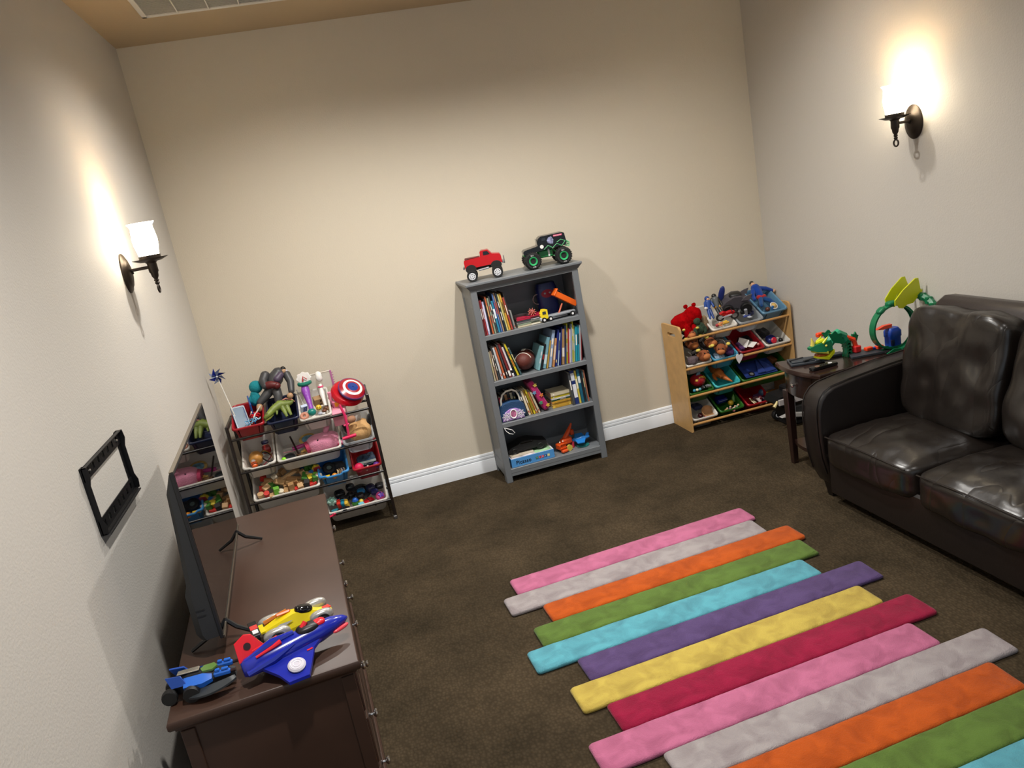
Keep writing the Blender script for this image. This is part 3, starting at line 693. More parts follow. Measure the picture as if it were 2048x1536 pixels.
# ---- top shelf toys
flatb = SHZ[0]+.059
md = thing('toy_headband', 'dark toy headband lying on the stacked books, top shelf', 'headband', TR((2.045, -.25, flatb)))
MB().torus((0,0,.004), .050, .010, 24, 8, T=TR(s=(1,.8,1.4)), arc=.62, a0=-.2).build('band', pl('2c2224', .5), md)
MB().torus((0,0,.012), .046, .004, 24, 6, T=TR(s=(1,.8,1)), arc=.55).build('trim', pl('a87a78', .5), md)
sb = thing('spiky_ball', 'small reddish spiky ball on the stacked books, top shelf', 'ball', TR((2.125, -.26, flatb+.020)))
mb = MB().ball((0,0,0), .020, 14); mb.build('core', pl('8f4038', .5), sb)
mb = MB()
for k in range(26):
    z = 1-2*(k+.5)/26; r = math.sqrt(1-z*z); a = k*2.4; d = Vector((r*math.cos(a), r*math.sin(a), z)); mb.cyl(d*.017, d*.030, .004, .001, 5)
mb.build('spikes', pl('c87a6a', .5), sb)['kind'] = 'stuff'
bx_ = thing('lidded_canister', 'tall blue canister with a red oval and two side handles, top shelf', 'canister', TR((2.285, -.115, SHZ[0]+.001)))
MB().loft([rrect(.135,.085,.03,0,4), rrect(.145,.095,.035,.06,4), rrect(.145,.095,.035,.20,4), rrect(.125,.08,.03,.235,4)]).build('body', pl('1d2660', .35), bx_)
MB().prism(circ(.045,20,ry=.028), .004, TR((-.005,-.047,.165), rx=PI/2)).build('red_oval', pl('8f1a30'), bx_)
for s_ in (-1,1):
    MB().torus((0,0,0), .034, .004, 20, 6, T=TR((s_*.072,-.02,.135), rz=0), ax='y', arc=.55, a0=(-PI*.55 if s_ > 0 else PI*.45)).build('handle', pl('8a7a78'), bx_)
    MB().ball((s_*.018-.005,-.050,.168), (.009,.003,.007), 10).build('button', pl('8d9098'), bx_)
# yellow and orange dump truck
dt = thing('toy_dump_truck', 'yellow and grey toy truck with raised orange bed on the top shelf', 'toy truck', TR((2.185, -.29, SHZ[0]+.001), rz=.10))
MB().box((.115,0,.030), (.235,.050,.016), b=.004).build('chassis', pl('8d9298'), dt)
MB().loft([[(x,y,z) for x,z in ((-.022,.022),(.030,.022),(.030,.082),(.004,.086),(-.010,.060),(-.024,.052))] for y in (-.026,-.020,.020,.026)]).build('cab', pl('e8cf2a'), dt)
MB().box((-.022,0,.024), (.012,.056,.022), b=.003).build('bumper', pl('b8bcc0'), dt)
MB().box((.004,-.0275,.064), (.024,.002,.018)).build('window', pl('3a4046',.1), dt)
for x in (-.004,.042,.205):
    for s_ in (-1,1):
        w = MB().cyl((x,s_*.020,.017), (x,s_*.034,.017), .017, n=20).build('wheel', pl('141416',.6), dt)
        MB().cyl((x,s_*.034,.017), (x,s_*.036,.017), .008, n=14).build('hub', pl('e6e6e6'), w)
Tb = TR((.232,0,.052), ry=.62)
bed = MB(); bed.box((-.085,0,.012), (.17,.050,.006), Tb); 
for s_ in (-1,1): bed.box((-.085,s_*.024,.028), (.17,.005,.034), Tb)
bed.box((-.172,0,.036), (.008,.058,.052), Tb, b=.002); bed.build('dump_bed', pl('e8641c'), dt)
MB().cyl((.12,0,.036), (.155,0,.095), .006).build('lift_arm', pl('c86a50'), dt)
# ---- second shelf football
fb = thing('football', 'brown leather football with white stripe resting on the second shelf', 'ball', TR((2.034, -.20, SHZ[1]+.0735), rz=1.15, ry=.06))
prof = [(.002,-.118)]+[(.068*math.cos(PI/2*t/8)**.75, .118*math.sin(PI/2*t/8)) for t in range(-7,8)]+[(.002,.118)]
MB().lathe(prof, 24, TR(ry=PI/2)).build('skin', mat('5a241b', rough=.55, bump=.3, bscale=240), fb)
for x in (-.070,.070): MB().torus((x,0,0), .0575, .0035, 36, 6, ax='x', arc=.62, a0=-.35*PI).build('stripe', mat('d8d2c6',.6), fb)
mb = MB(); mb.box((0,-.0,.0685), (.06,.005,.004)); [mb.box((x,0,.0695), (.005,.026,.004)) for x in (-.02,-.007,.007,.02)]; mb.build('lacing', mat('d8d2c6',.6), fb)
# ---- handbag
hb = thing('toy_handbag', 'blue toy handbag with white handle and lilac snowflake panel on the third shelf', 'handbag', TR((1.863, -.262, SHZ[2]+.001), rz=0))
out = [(-.090,0),(.078,0),(.092,.05),(.084,.095),(.060,.122),(0,.132),(-.060,.124),(-.085,.100),(-.096,.05)]
MB().loft([[(x*.95, y_, z*.97) for x, z in out] for y_ in (-.040,)]+[[(x, y_, z) for x, z in out] for y_ in (-.032,.032)]+[[(x*.95, .04, z*.97) for x, z in out]]).build('bag', mat('24456c', rough=.5, bump=.4, bscale=120), hb)
pnl = [(-.083,.004),(.072,.004),(.070,.030),(.052,.062),(.02,.080),(-.02,.082),(-.055,.066),(-.080,.034)]
MB().prism(pnl, .010, TR((0,-.038,0), rx=PI/2), top=.96).build('front_panel', pl('b08acb'), hb)
for sx in (-.052,.046):
    mb = MB()
    for k in range(8):
        a = PI*k/4; T_ = TR((sx,-.0495,.036), ry=a)
        mb.box((0,0,.016), (.004,.004,.032), T_); mb.box((0,0,.022), (.014,.004,.004), T_)
    mb.build('snowflake', pl('e6e2ea'), hb)
MB().prism(circ(.021,24,ry=.028), .004, TR((-.003,-.049,.046), rx=PI/2)).build('picture', mat('b0668a', rough=.3, var=.6, vscale=60), hb)
MB().torus((0,0,0), 1, .16, 30, 8, T=TR((-.003,-.053,.046), s=(.0225,.025,.030)), ax='y').build('oval_frame', pl('f0ecee'), hb)
MB().tube([(-.070,-.02,.108),(-.066,-.02,.15),(-.050,-.02,.185),(-.020,-.02,.203),(.020,-.02,.205),(.048,-.02,.188),(.062,-.02,.155),(.066,-.02,.110)], .0068, 8).build('handle', pl('ded8cc'), hb)
rg = one('white_cord', 'thin white cord loop hanging over the bottom opening of the bookcase', 'cord', MB().tube([(0,0,.0),(.015,-.012,-.004),(.048,-.018,-.020),(.062,-.016,-.045),(.050,-.014,-.052),(.025,-.014,-.042),(.006,-.010,-.020),(0,-.002,-.002)], .0024, 6, closed=True), pl('e8e8e8'), TR((1.775, -.334, SHZ[2]-.030)))
# ---- bottom shelf
pb = thing('puzzle_box', 'light blue flat box lettered Picasso Tiles on the bottom shelf', 'box', TR((1.780, -.318, SHZ[3]+.001)))
MB().box((.156,.11,.031), (.312,.22,.062), b=.0015).build('carton', mat('4f92d0', rough=.4), pb)
MB().box((.156,.11,.0628), (.308,.216,.0012)).build('lid_print', mat('cfc9cf', rough=.45, var=.5, vscale=16), pb)
MB().box((.24,.11,.0632), (.12,.21,.0012)).build('green_print', mat('9cc49a', rough=.45, var=.3, vscale=20), pb)
T_ = TR((.032,-.0008,.018), rx=PI/2)
tx = text('lettering', 'Picasso', .038, mat('0d1220', .5), pb, T_ @ TR(s=(1.0,1,1)))
tw = .150
for k, (h_, ch) in enumerate([('2f7a5a','T'),('c23a3a','I'),('d0566a','L'),('1f3f70','E'),('e3d68a','S')]):
    q = MB().box((.176+k*.0212+.008,-.0008,.0285-.0), (.0165,.0014,.0165)).build('letter_tile', mat(h_,.4), pb)
    text('letter', ch, .013, mat('e8e8e0',.5), q, TR((.176+k*.0212+.0035,-.0016,.0235), rx=PI/2))
one('folded_leaflet', 'cream folded leaflet lying on the blue box, bottom shelf', 'leaflet', MB().box((0,0,.004), (.17,.10,.008), b=.001), mat('bdb2a0', .8), TR((1.872, -.245, SHZ[3]+.065), rz=.05))
# matte black toy car on the box
def carbody(L, Wd, Hh, prof=None):
    p = prof or [(-.5,.18),(-.49,.42),(-.36,.55),(-.20,.62),(-.05,.98),(.18,1.0),(.34,.70),(.49,.60),(.5,.2)]
    p = [(x*L, z*Hh) for x, z in p]
    return [[(x*.985, y, z*(1 if z < Hh*.65 else .97)) for x, z in p] for y in (-Wd/2,)]+[[(x, y, z) for x, z in p] for y in (-Wd*.42, Wd*.42)]+[[(x*.985, Wd/2, z*(1 if z < Hh*.65 else .97)) for x, z in p]]
bcar = thing('toy_car', 'large matte black toy car on top of the blue box', 'toy car', TR((1.925, -.205, SHZ[3]+.066), rz=PI-.03))
MB().loft(carbody(.285,.12,.088,[(-.5,.25),(-.5,.60),(-.30,.78),(-.10,1.0),(.12,1.0),(.22,.82),(.40,.66),(.5,.40),(.48,.22)])).build('body', mat('0d0d0f', rough=.6), bcar, ang=25)
for x in (-.093,.093):
    for s_ in (-1,1):
        w = MB().cyl((x,s_*.040,.029), (x,s_*.063,.029), .029, n=24).build('wheel', mat('0a0a0b', rough=.7), bcar)
        MB().torus((x,s_*.063,.029), .017, .004, 20, 6, ax='y').build('rim', mat('141416', rough=.5), w)
MB().box((0,0,.074), (.09,.124,.012), b=.002).build('side_window', mat('060607', rough=.2), bcar)
# orange toy and blue plane
oc = thing('toy_digger', 'orange plastic construction toy on the bottom shelf', 'toy vehicle', TR((2.165, -.25, SHZ[3]+.001), rz=.3))
mb = MB().box((0,0,.040), (.055,.07,.045), b=.008); mb.box((.0,-.037,.064), (.056,.006,.006)); mb.box((0,-.037,.035), (.056,.006,.006)); mb.box((0,-.04,.014), (.050,.03,.020), b=.006); mb.build('cab', pl('d4501a'), oc)
mb = MB().tube([(.02,.02,.05),(.06,.02,.085),(.105,.03,.12),(.135,.03,.165)], [.014,.018,.016,.006], 8); mb.box((.055,.01,.060), (.09,.05,.05), b=.012); mb.box((.125,.03,.10), (.03,.03,.04), b=.006); mb.build('boom', pl('c8481a'), oc)
for x in (-.012,.014): MB().ball((x,-.012,.075), .006, 8).build('lamp', pl('e8d8c0'), oc)
for s_ in (-1,1): MB().cyl((.045,s_*.030,.022), (.045,s_*.044,.022), .022, n=18).build('wheel', pl('c4b04a' if s_ < 0 else '202022'), oc)
bp_ = thing('toy_plane', 'translucent blue toy plane on a red stand at the right of the bottom shelf', 'toy plane', TR((2.322, -.225, SHZ[3]+.002), rz=-.2))
bl = mat('2f86d8', rough=.2, alpha=.85)
MB().tube([(-.075,0,.045),(-.04,0,.048),(.02,0,.052),(.065,0,.055)], [.005,.016,.018,.006], 10).build('fuselage', bl, bp_)
MB().prism([(-.03,-.075),(.02,-.075),(.04,0),(.02,.075),(-.03,.075),(-.045,0)], .006, TR((0,0,.05), rx=.15)).build('wing', bl, bp_)
MB().prism([(.0,0),(.03,0),(.035,.03),(.018,.03)], .004, TR((.03,.002,.055), rx=PI/2)).build('tail_fin', bl, bp_)
MB().prism(circ(.045,20), .006, TR((.01,-.01,0))).build('base_disc', mat('2f8a86', rough=.3, alpha=.8), bp_)
MB().tube([(-.065,-.01,.0),(-.060,-.01,.025),(-.055,0,.045)], [.014,.012,.008], 8).build('nose_cone', pl('b02a40'), bp_)

# ================================================================== trucks on top of the bookcase
TOPZ = 1.3935
rt = thing('toy_pickup', 'red lifted toy pickup truck on top of the bookcase', 'toy truck', TR((1.868, -.205, TOPZ), rz=-.22))
rbd = [(-.118,.085),(-.122,.128),(-.118,.143),(-.010,.150),(-.008,.180),(.002,.188),(.045,.188),(.070,.158),(.118,.150),(.126,.135),(.128,.092)]
MB().loft([[(x, y, z) for x, z in rbd] for y in (-.050,-.046,.046,.050)]).build('body', mat('b4060f', rough=.25, coat=.2), rt, ang=28)
MB().box((-.064,0,.150), (.098,.078,.004)).build('cargo_bed', mat('5a0a10', .5), rt)
for s_ in (-1,1): MB().prism([(.012,.156),(.040,.156),(.056,.158),(.042,.180),(.014,.180)], .002, TR((0, s_*.0515, 0) if s_ > 0 else (0,-.0495,0), rx=PI/2)).build('side_window', mat('18181c', .1), rt)
for x, d in ((-.128,.012),(.134,.016)): MB().box((x,0,.092), (d,.098,.016), b=.004).build('bumper', mat('b4b6ba', .25, .9), rt)
MB().torus((.142,0,.105), .030, .004, 16, 6, ax='x', T=TR(s=(1,1.1,.8), loc=(0,0,.02))).build('grille_guard', mat('9a9ca0', .3, .8), rt)
mb = MB().box((0,0,.075), (.22,.035,.016)); mb.build('chassis', pl('161617',.6), rt)
for s_ in (-1,1):
    MB().cyl((-.035,s_*.040,.066), (.035,s_*.040,.072), .0075, n=10).build('side_pipe', mat('b8bac0', .25, .9), rt)
for x in (-.082,.086):
    MB().prism(circ(.036,18,ry=.028), .108, TR((x,.054,.082), rx=PI/2)).build('wheel_arch', pl('101011',.7), rt)
    for s_ in (-1,1):
        MB().cyl((x,s_*.036,.095), (x,s_*.048,.045), .005, n=8).build('shock_absorber', mat('9a9ca0', .3, .9), rt)
        w = MB().lathe([(.018,-.016),(.034,-.018),(.036,-.012),(.036,.012),(.034,.018),(.018,.016)], 26, TR((x,s_*.058,.036), rx=PI/2)).build('tyre', pl('121213',.75), rt)
        MB().lathe([(.004,-.002),(.0225,-.002),(.0225,.0005),(.004,.0005)], 24, TR((x,s_*.0745,.036), rx=-s_*PI/2)).build('wheel_disc', pl('141416',.6), w)
        mb = MB().lathe([(.018,0),(.023,0),(.023,.003),(.018,.003)], 24, TR((x,s_*.0745,.036), rx=-s_*PI/2), cap=False)
        for k in range(8): a = PI*k/4; mb.box((0,.012,.003), (.0060,.019,.003), TR((x,s_*.0745,.036), rx=-s_*PI/2) @ TR(rz=a))
        mb.build('rim', mat('e4e4e8', .3, .2), w); 
gt = thing('toy_monster_truck', 'black and green toy monster truck with big tyres on top of the bookcase', 'toy truck', TR((2.300, -.205, TOPZ), rz=-.17))
gbk = mat('050506', rough=.18); ggr = pl('18863f',.35)
gb = [(-.148,.098),(-.150,.118),(-.138,.128),(-.050,.142),(-.036,.190),(-.020,.200),(.128,.204),(.140,.196),(.146,.140),(.140,.120),(.02,.112)]
MB().loft([[(x, y*(.86 if z > .16 else 1), z) for x, z in gb] for y in (-.062,-.056,.056,.062)]).build('body', gbk, gt, ang=28)
MB().box((-.045,-.002,.168), (.004,.088,.036), TR((-.002,0,0), ry=0)).build('windshield', mat('1c2024', .08), gt)
MB().prism([(-.022,.150),(.010,.152),(.010,.188),(-.014,.186)], .002, TR((0,-.0555,0), rx=PI/2)).build('side_window', mat('24282c', .1), gt)
MB().prism(circ(.0125,18), .003, TR((-.022,-.0625,.134), rx=PI/2)).build('moon_print', pl('e8e8e4'), gt)
MB().prism([(.022,.146),(.056,.142),(.062,.168),(.050,.190),(.030,.186),(.018,.168)], .002, TR((0,-.0575,0), rx=PI/2)).build('pale_print', mat('8d90b0', rough=.4, var=.7, vscale=70), gt)
lb = MB().box((.094,-.0556,.190), (.058,.002,.011)).build('name_band', pl('d65a7a'), gt)
text('lettering', 'GRAVE DIGGER', .0072, pl('f4e8ec'), lb, TR((.067,-.0568,.1875), rx=PI/2))
mb = MB()
zz = [(-.01,.112),(.02,.135),(.05,.115),(.08,.138),(.11,.118),(.138,.145),(.11,.16),(.08,.145)]
for a, b in zip(zz, zz[1:]): mb.cyl((a[0],-.064,a[1]), (b[0],-.064,b[1]), .0026, n=6)
mb.build('green_web', pl('3fa060'), gt)
MB().box((.0,0,.083), (.10,.062,.052), b=.008).build('belly_pan', ggr, gt)
MB().box((.022,-.033,.088), (.012,.004,.050), TR((0,0,0))).build('white_plate', pl('d8dcd8'), gt)
for s_ in (-1,1):
    for x0, x1 in ((-.05,-.10), (.05,.10)):
        for z0 in (.105,.06): MB().cyl((x0,s_*.032,z0), (x1,s_*.050,.052), .0042, n=6).build('link_bar', ggr, gt)
mb = MB()
for s_ in (-1,1): mb.tube([(.135,s_*.04,.115),(.160,s_*.045,.105),(.165,s_*.045,.13),(.145,s_*.045,.145)], .004, 6)
mb.cyl((.163,-.045,.118), (.163,.045,.118), .004, n=6); mb.build('rear_bar', pl('52b878'), gt)
mb = MB().cyl((-.145,-.05,.092), (-.145,.05,.092), .005, n=6); mb.box((-.135,0,.095), (.02,.09,.018), b=.004); mb.build('front_bar', ggr, gt)
for x in (-.098,.108):
    for s_ in (-1,1):
        w = MB().lathe([(.026,-.030),(.046,-.034),(.053,-.026),(.055,-.012),(.055,.012),(.053,.026),(.046,.034),(.026,.030)], 28, TR((x,s_*.082,.055), rx=PI/2)).build('tyre', pl('111112',.75), gt)
        MB().lathe([(.005,-.006),(.012,-.006),(.020,.002),(.024,.008),(.028,.009),(.029,.004),(.029,-.004)], 24, TR((x,s_*.112,.055), rx=-s_*PI/2)).build('rim', pl('2fa060'), w)
        mb = MB()
        for k in range(22): mb.box((.055,0,0), (.005,.040,.008), TR((x,s_*.082,.055)) @ Matrix.Rotation(2*PI*k/22, 4, 'Y'))
        mb.build('tread', pl('0e0e0f',.8), w)
        if s_ < 0:
            for k in (PI/2, -PI/2): text('lettering', 'BKT', .011, pl('e4e4e4'), w, TR((x,-.1162,.055), rx=PI/2) @ TR(rz=k-PI/2) @ TR((-.012,.0335,0)))
# ================================================================== toys in and on the organizers
TW, TD = .475, .415                                  # tilt of the bins (maple, dark)
def ball(label, h, r, x, y, z, name='toy_ball', cat='ball', m=None, s=(1,1,1), n=16, group=None):
    return one(name, label, cat, MB().ball((0,0,0), (r*s[0], r*s[1], r*s[2]), n), m or pl(h), TR((x,y,z)), group)
def brick(label, h, d, x, y, z, rz=0, rx=0, ry=0, name='toy_block', cat='block', m=None, b=.002, group=None):
    return one(name, label, cat, MB().box((0,0,0), d, b=b), m or pl(h), TR((x,y,z), rz, rx, ry), group)
def minicar(label, h, L, x, y, z, rz=0, rx=0, name='toy_car', h2='20242a'):
    t = thing(name, label, 'toy car', TR((x,y,z), rz, rx))
    MB().loft(carbody(L, L*.42, L*.30)).build('body', mat(h, rough=.25), t, ang=25)
    MB().box((L*.06, 0, L*.27), (L*.26, L*.425, L*.05), b=.001).build('window', pl(h2,.15), t)
    for xx in (-.31,.31):
        for s_ in (-1,1): MB().cyl((xx*L, s_*L*.16, L*.075), (xx*L, s_*L*.225, L*.075), L*.085, n=14).build('wheel', pl('111112',.6), t)
    return t
def limbs(name, label, cat, parts, base, fat=1.):
    """parts: (part name, [points], [radii], material) in world metres"""
    t = thing(name, label, cat, TR(base)); o = Vector(base)
    for nm, P, R, m in parts:
        mb = MB(); V = [Vector(p)-o for p in P]
        R = R*fat if isinstance(R, float) else [q*fat for q in R]
        if len(V) == 1: mb.ball(V[0], R, 14)
        else:
            mb.tube(V, R, 10)
            for k in (0, -1): mb.ball(V[k], R[k], 10)
        mb.build(nm, m, t, ang=70)
    return t
def fluff(mb_d, T, m, amp, seed, name, parent, n=2.2):
    return MB().soft(mb_d, n, (14,14,14), T, wr=amp, seed=seed, ws=26).build(name, m, parent, ang=80)

# ---- maple organizer, top row
redfur = mat('a8060c', rough=1, bump=1.0, bscale=220, var=.25, vscale=40, spec=.05)
rp = thing('plush_toy', 'shaggy red plush toy slumped over the left end of the maple organizer', 'plush toy', TR((3.26,-.18,.74)))
fluff((.125,.13,.13), TR((.050,-.015,.085)), redfur, .005, 1, 'head', rp)
fluff((.155,.14,.12), TR((-.022,.01,.048), ry=-.35), redfur, .006, 5, 'body', rp, 2.6)
for (x,y,z), d in (((-.028,-.065,-.010),(.055,.06,.11)), ((.035,-.06,-.01),(.055,.06,.085))): fluff(d, TR((x,y,z)), redfur, .004, 9+x, 'arm', rp)
for dx in (.02,.085): fluff((.030,.022,.030), TR((dx,.02,.152)), redfur, .004, 3, 'ear', rp)
gp = thing('plush_toy', 'small dark green plush toy propped beside the shaggy red plush', 'plush toy', TR((3.325,-.245,.70)))
gm = mat('2f4432', rough=1, bump=.8, bscale=200, var=.3, vscale=40)
fluff((.085,.07,.09), TR((0,0,.035)), gm, .005, 2, 'body', gp); fluff((.05,.045,.05), TR((-.015,-.01,.09)), gm, .004, 4, 'head', gp)
for dx in (-.04,.035): fluff((.03,.03,.06), TR((dx,-.02,.02)), gm, .003, 6, 'arm', gp)
tp = thing('plush_toy', 'tan and brown floppy plush squeezed between red plush and white bin', 'plush toy', TR((3.392,-.20,.69)))
fluff((.055,.06,.12), TR((0,0,.055)), mat('8a7358', rough=1, bump=.8, bscale=200, var=.35, vscale=30), .006, 8, 'body', tp); fluff((.035,.035,.05), TR((-.01,-.03,.03)), mat('6f4a34', rough=1, bump=.8, bscale=200), .004, 3, 'ear', tp)
mk_f = mat('8a4a26', rough=.8, bump=.4, bscale=180); mk_m = mat('b06a38', rough=.8); mk_g = mat('3a3532', rough=1, bump=.6, bscale=160); mk_y = mat('d8c25a', rough=.8); mk_s = mat('8f8c88', rough=1)
def monkey(label, x, y, z, rz, rx, s=1.):
    t = thing('plush_monkey', label, 'plush toy', TR((x,y,z), rz, rx, s=s), 'plush monkeys in the maple organizer')
    MB().ball((0,0,0), (.038,.034,.036), 16).build('head', mk_f, t); MB().ball((0,-.026,-.010), (.026,.018,.019), 14).build('muzzle', mk_m, t)
    b = MB().soft((.070,.060,.085), 2.4, (8,8,8), TR((0,.045,.020))).build('body', mk_g, t, ang=80)
    for k in range(3): MB().torus((0,.028+.018*k,.020), .0325-.0015*abs(k-1), .0035, 22, 6, T=TR((0,0,-.002), s=(1,1,1.1)), ax='y').build('stripe', mk_s, b)
    for s_ in (-1,1):
        MB().ball((s_*.038,.004,.012), (.008,.012,.014), 10).build('ear', mk_m, t); MB().ball((s_*.013,-.030,.014), .0045, 8).build('eye', pl('141010'), t)
        a = MB().tube([(s_*.034,.045,.03),(s_*.060,.02,.035),(s_*.052,-.015,.040)], [.012,.010,.010], 8).build('arm', mk_g, t); MB().ball((s_*.050,-.026,.042), (.014,.016,.010), 10).build('hand', mk_y, a)
    return t
monkey('brown plush monkey lying face forward in the white second-row bin', 3.318, -.278, .536, .25, -.25, 1.2)
monkey('brown plush monkey peeking above the front dowel beside the red plush', 3.250, -.262, .700, -.3, -.5, .95)
monkey('brown plush monkey with raised hand leaning over the white and blue bins', 3.395, -.250, .612, .5, -.3, 1.15)
monkey('brown plush monkey slumped forward out of the light blue bin', 3.450, -.292, .558, -.5, .15, 1.1)
monkey('brown plush monkey buried low at the back of the white bin', 3.262, -.235, .628, .1, -.2, 1.15)
one('cloth_hood', 'crumpled mauve-grey cloth at the front of the white monkey bin', 'cloth', MB().soft((.085,.07,.06), 2.5, (12,12,8), wr=.012, seed=4, ws=22), mat('5e5054', rough=1, bump=.5, bscale=140), TR((3.232,-.272,.522)))
limbs('action_figure', 'blue suited toy figure standing at the left of the white top-row bin', 'toy figure', [
    ('head', [(3.465,-.142,.910)], .0145, pl('1d3f86')), ('face', [(3.465,-.152,.906)], .010, pl('d0a080')),
    ('torso', [(3.463,-.150,.885),(3.458,-.160,.862),(3.455,-.170,.843)], [.018,.016,.012], pl('22468f')),
    ('arm', [(3.443,-.150,.884),(3.432,-.165,.865),(3.428,-.18,.852)], [.008,.0065,.006], pl('22468f')), ('arm', [(3.483,-.152,.884),(3.492,-.165,.866),(3.490,-.182,.852)], [.008,.0065,.006], pl('22468f')),
    ('leg', [(3.449,-.172,.838),(3.441,-.195,.808),(3.432,-.222,.780)], [.009,.008,.006], pl('22468f')), ('leg', [(3.461,-.172,.838),(3.460,-.197,.808),(3.456,-.226,.780)], [.009,.008,.006], pl('1b3878')),
    ('belt', [(3.445,-.168,.845),(3.466,-.168,.845)], [.010,.010], pl('c8c4c4')), ('glove', [(3.426,-.184,.850)], .009, pl('d8d4d0'))], (3.455,-.20,.775), 1.3)
limbs('action_figure', 'black and grey toy figure with yellow belt in the white top-row bin', 'toy figure', [
    ('head', [(3.528,-.130,.915)], .0145, pl('141416')), ('torso', [(3.528,-.140,.890),(3.527,-.152,.866),(3.526,-.162,.840)], [.021,.018,.014], pl('5c6062')), ('cape_collar', [(3.508,-.132,.896),(3.548,-.132,.896)], [.009,.009], pl('17171a')),
    ('arm', [(3.505,-.138,.892),(3.494,-.155,.868),(3.498,-.175,.850)], [.010,.008,.007], pl('3c4042')), ('arm', [(3.551,-.138,.892),(3.562,-.152,.866),(3.566,-.17,.845)], [.010,.008,.007], pl('17171a')),
    ('belt', [(3.512,-.163,.838),(3.542,-.163,.838)], [.010,.010], pl('d49a2a')), ('leg', [(3.518,-.168,.828),(3.514,-.20,.80),(3.51,-.22,.775)], [.010,.008,.007], pl('2a2c30')), ('leg', [(3.536,-.168,.828),(3.538,-.20,.80),(3.54,-.22,.775)], [.010,.008,.007], pl('2a2c30'))], (3.527,-.19,.77), 1.25)
mc = thing('toy_motorbike', 'red and silver toy motorbike lying in the white top-row bin', 'toy motorbike', TR((3.556,-.245,.772), -.25, .35))
for x in (-.052,.052):
    w = MB().torus((x,0,0), .024, .008, 24, 8, ax='y').build('wheel', pl('151517',.6), mc); MB().prism(circ(.018,18), .010, TR((x,.005,0), rx=PI/2)).build('rim', mat('c8cace', .25, .6), w)
MB().loft([[(x,y,z) for x,z in ((-.058,.030),(-.030,.014),(.010,.002),(.030,.010),(.052,.032),(.022,.042),(-.010,.034),(-.030,.044))] for y in (-.013,-.009,.009,.013)]).build('fairing', mat('b0121c', rough=.2), mc)
MB().tube([(-.05,-.012,0),(-.015,-.016,.010),(.030,-.016,.018)], [.004,.006,.004], 8).build('exhaust', mat('d2d4d8', .2, .8), mc); MB().tube([(.052,0,0),(.038,0,.030),(.030,0,.046)], .004, 6).build('fork', mat('d2d4d8', .2, .8), mc)
MB().cyl((.030,-.028,.046), (.030,.028,.046), .003, n=8).build('handlebar', pl('202022'), mc)
limbs('action_figure', 'small orange and yellow toy figure lying at the front of the white bin', 'toy figure', [('head', [(3.442,-.292,.735)], .012, pl('a8323a')), ('torso', [(3.455,-.292,.737),(3.485,-.290,.742)], [.012,.011], pl('c07a4a')), ('leg', [(3.488,-.288,.742),(3.520,-.285,.748)], [.009,.008], pl('d8b23a')), ('leg', [(3.488,-.295,.738),(3.530,-.296,.740)], [.009,.008], pl('c89a3a')), ('arm', [(3.455,-.302,.734),(3.470,-.310,.728)], [.006,.006], pl('c07a4a'))], (3.48,-.29,.722))
# big grey toy car heaped in the clear bin
gv = thing('toy_car', 'bulky grey and black toy car with blue fin heaped over the clear bin', 'toy car', TR((3.668,-.168,.832), -.35, .25, s=1.22))
dgr = pl('47444a',.4); blk = pl('131315',.45)
MB().loft([[(x,y,z) for x,z in ((-.075,-.02),(-.085,.012),(-.055,.040),(-.01,.062),(.030,.060),(.065,.036),(.085,.010),(.08,-.02))] for y in (-.048,-.036,.036,.048)]).build('body', dgr, gv, ang=25)
MB().soft((.075,.06,.035), 3, (6,6,4), TR((.005,0,.055))).build('canopy', blk, gv)
for x in (-.05,.055):
    for s_ in (-1,1): MB().lathe([(.010,-.014),(.030,-.016),(.034,-.008),(.034,.008),(.030,.016),(.010,.014)], 20, TR((x,s_*.058,-.010), rx=PI/2)).build('wheel', blk, gv)
for s_ in (-1,1): MB().prism([(0,0),(.05,.0),(.062,.035),(.035,.028),(.018,.020)], .006, TR((.03,s_*.046,.035), rx=PI/2)).build('side_fin', pl('5a565c',.4), gv)
MB().soft((.036,.022,.105), 2.3, (6,6,10), TR((-.070,.030,.062), ry=.25)).build('tail_fin', pl('1d2c6e',.4), gv)
for k, (x, y, z, rz, d) in enumerate([(3.728,-.205,.775,.4,(.07,.035,.03)), (3.695,-.235,.772,-.5,(.05,.03,.028)), (3.745,-.235,.752,.2,(.05,.04,.026)), (3.640,-.225,.795,.9,(.06,.03,.03))]):
    o = one('toy_part', ['black wedge-shaped toy piece at the right of the clear bin','dark jointed toy piece under the grey car','navy toy piece at the front right of the clear bin','black toy limb hanging over the clear bin edge'][k], 'toy part', MB().soft(d, 3.5, (6,6,4)).box((d[0]*.3,0,d[2]*.5), (d[0]*.3,d[1]*.5,d[2]*.4), b=.002), [blk,blk,pl('1c2350'),blk][k], TR((x,y,z), rz, TW))
sh = thing('toy_jet', 'small blue and silver toy jet at the front of the clear bin', 'toy plane', TR((3.688,-.283,.748), .3, .3))
MB().tube([(-.035,0,0),(-.01,0,.004),(.035,0,.0)], [.004,.011,.005], 10).build('hull', pl('3a4c94'), sh); MB().prism([(-.01,-.03),(.02,-.034),(.018,0),(.02,.034),(-.01,.03)], .005, TR((0,0,-.003))).build('wing', pl('b8bcc4'), sh); MB().cyl((-.004,0,.01), (-.02,.004,.055), .009, .012, 12).build('pylon', pl('8d9098'), sh)
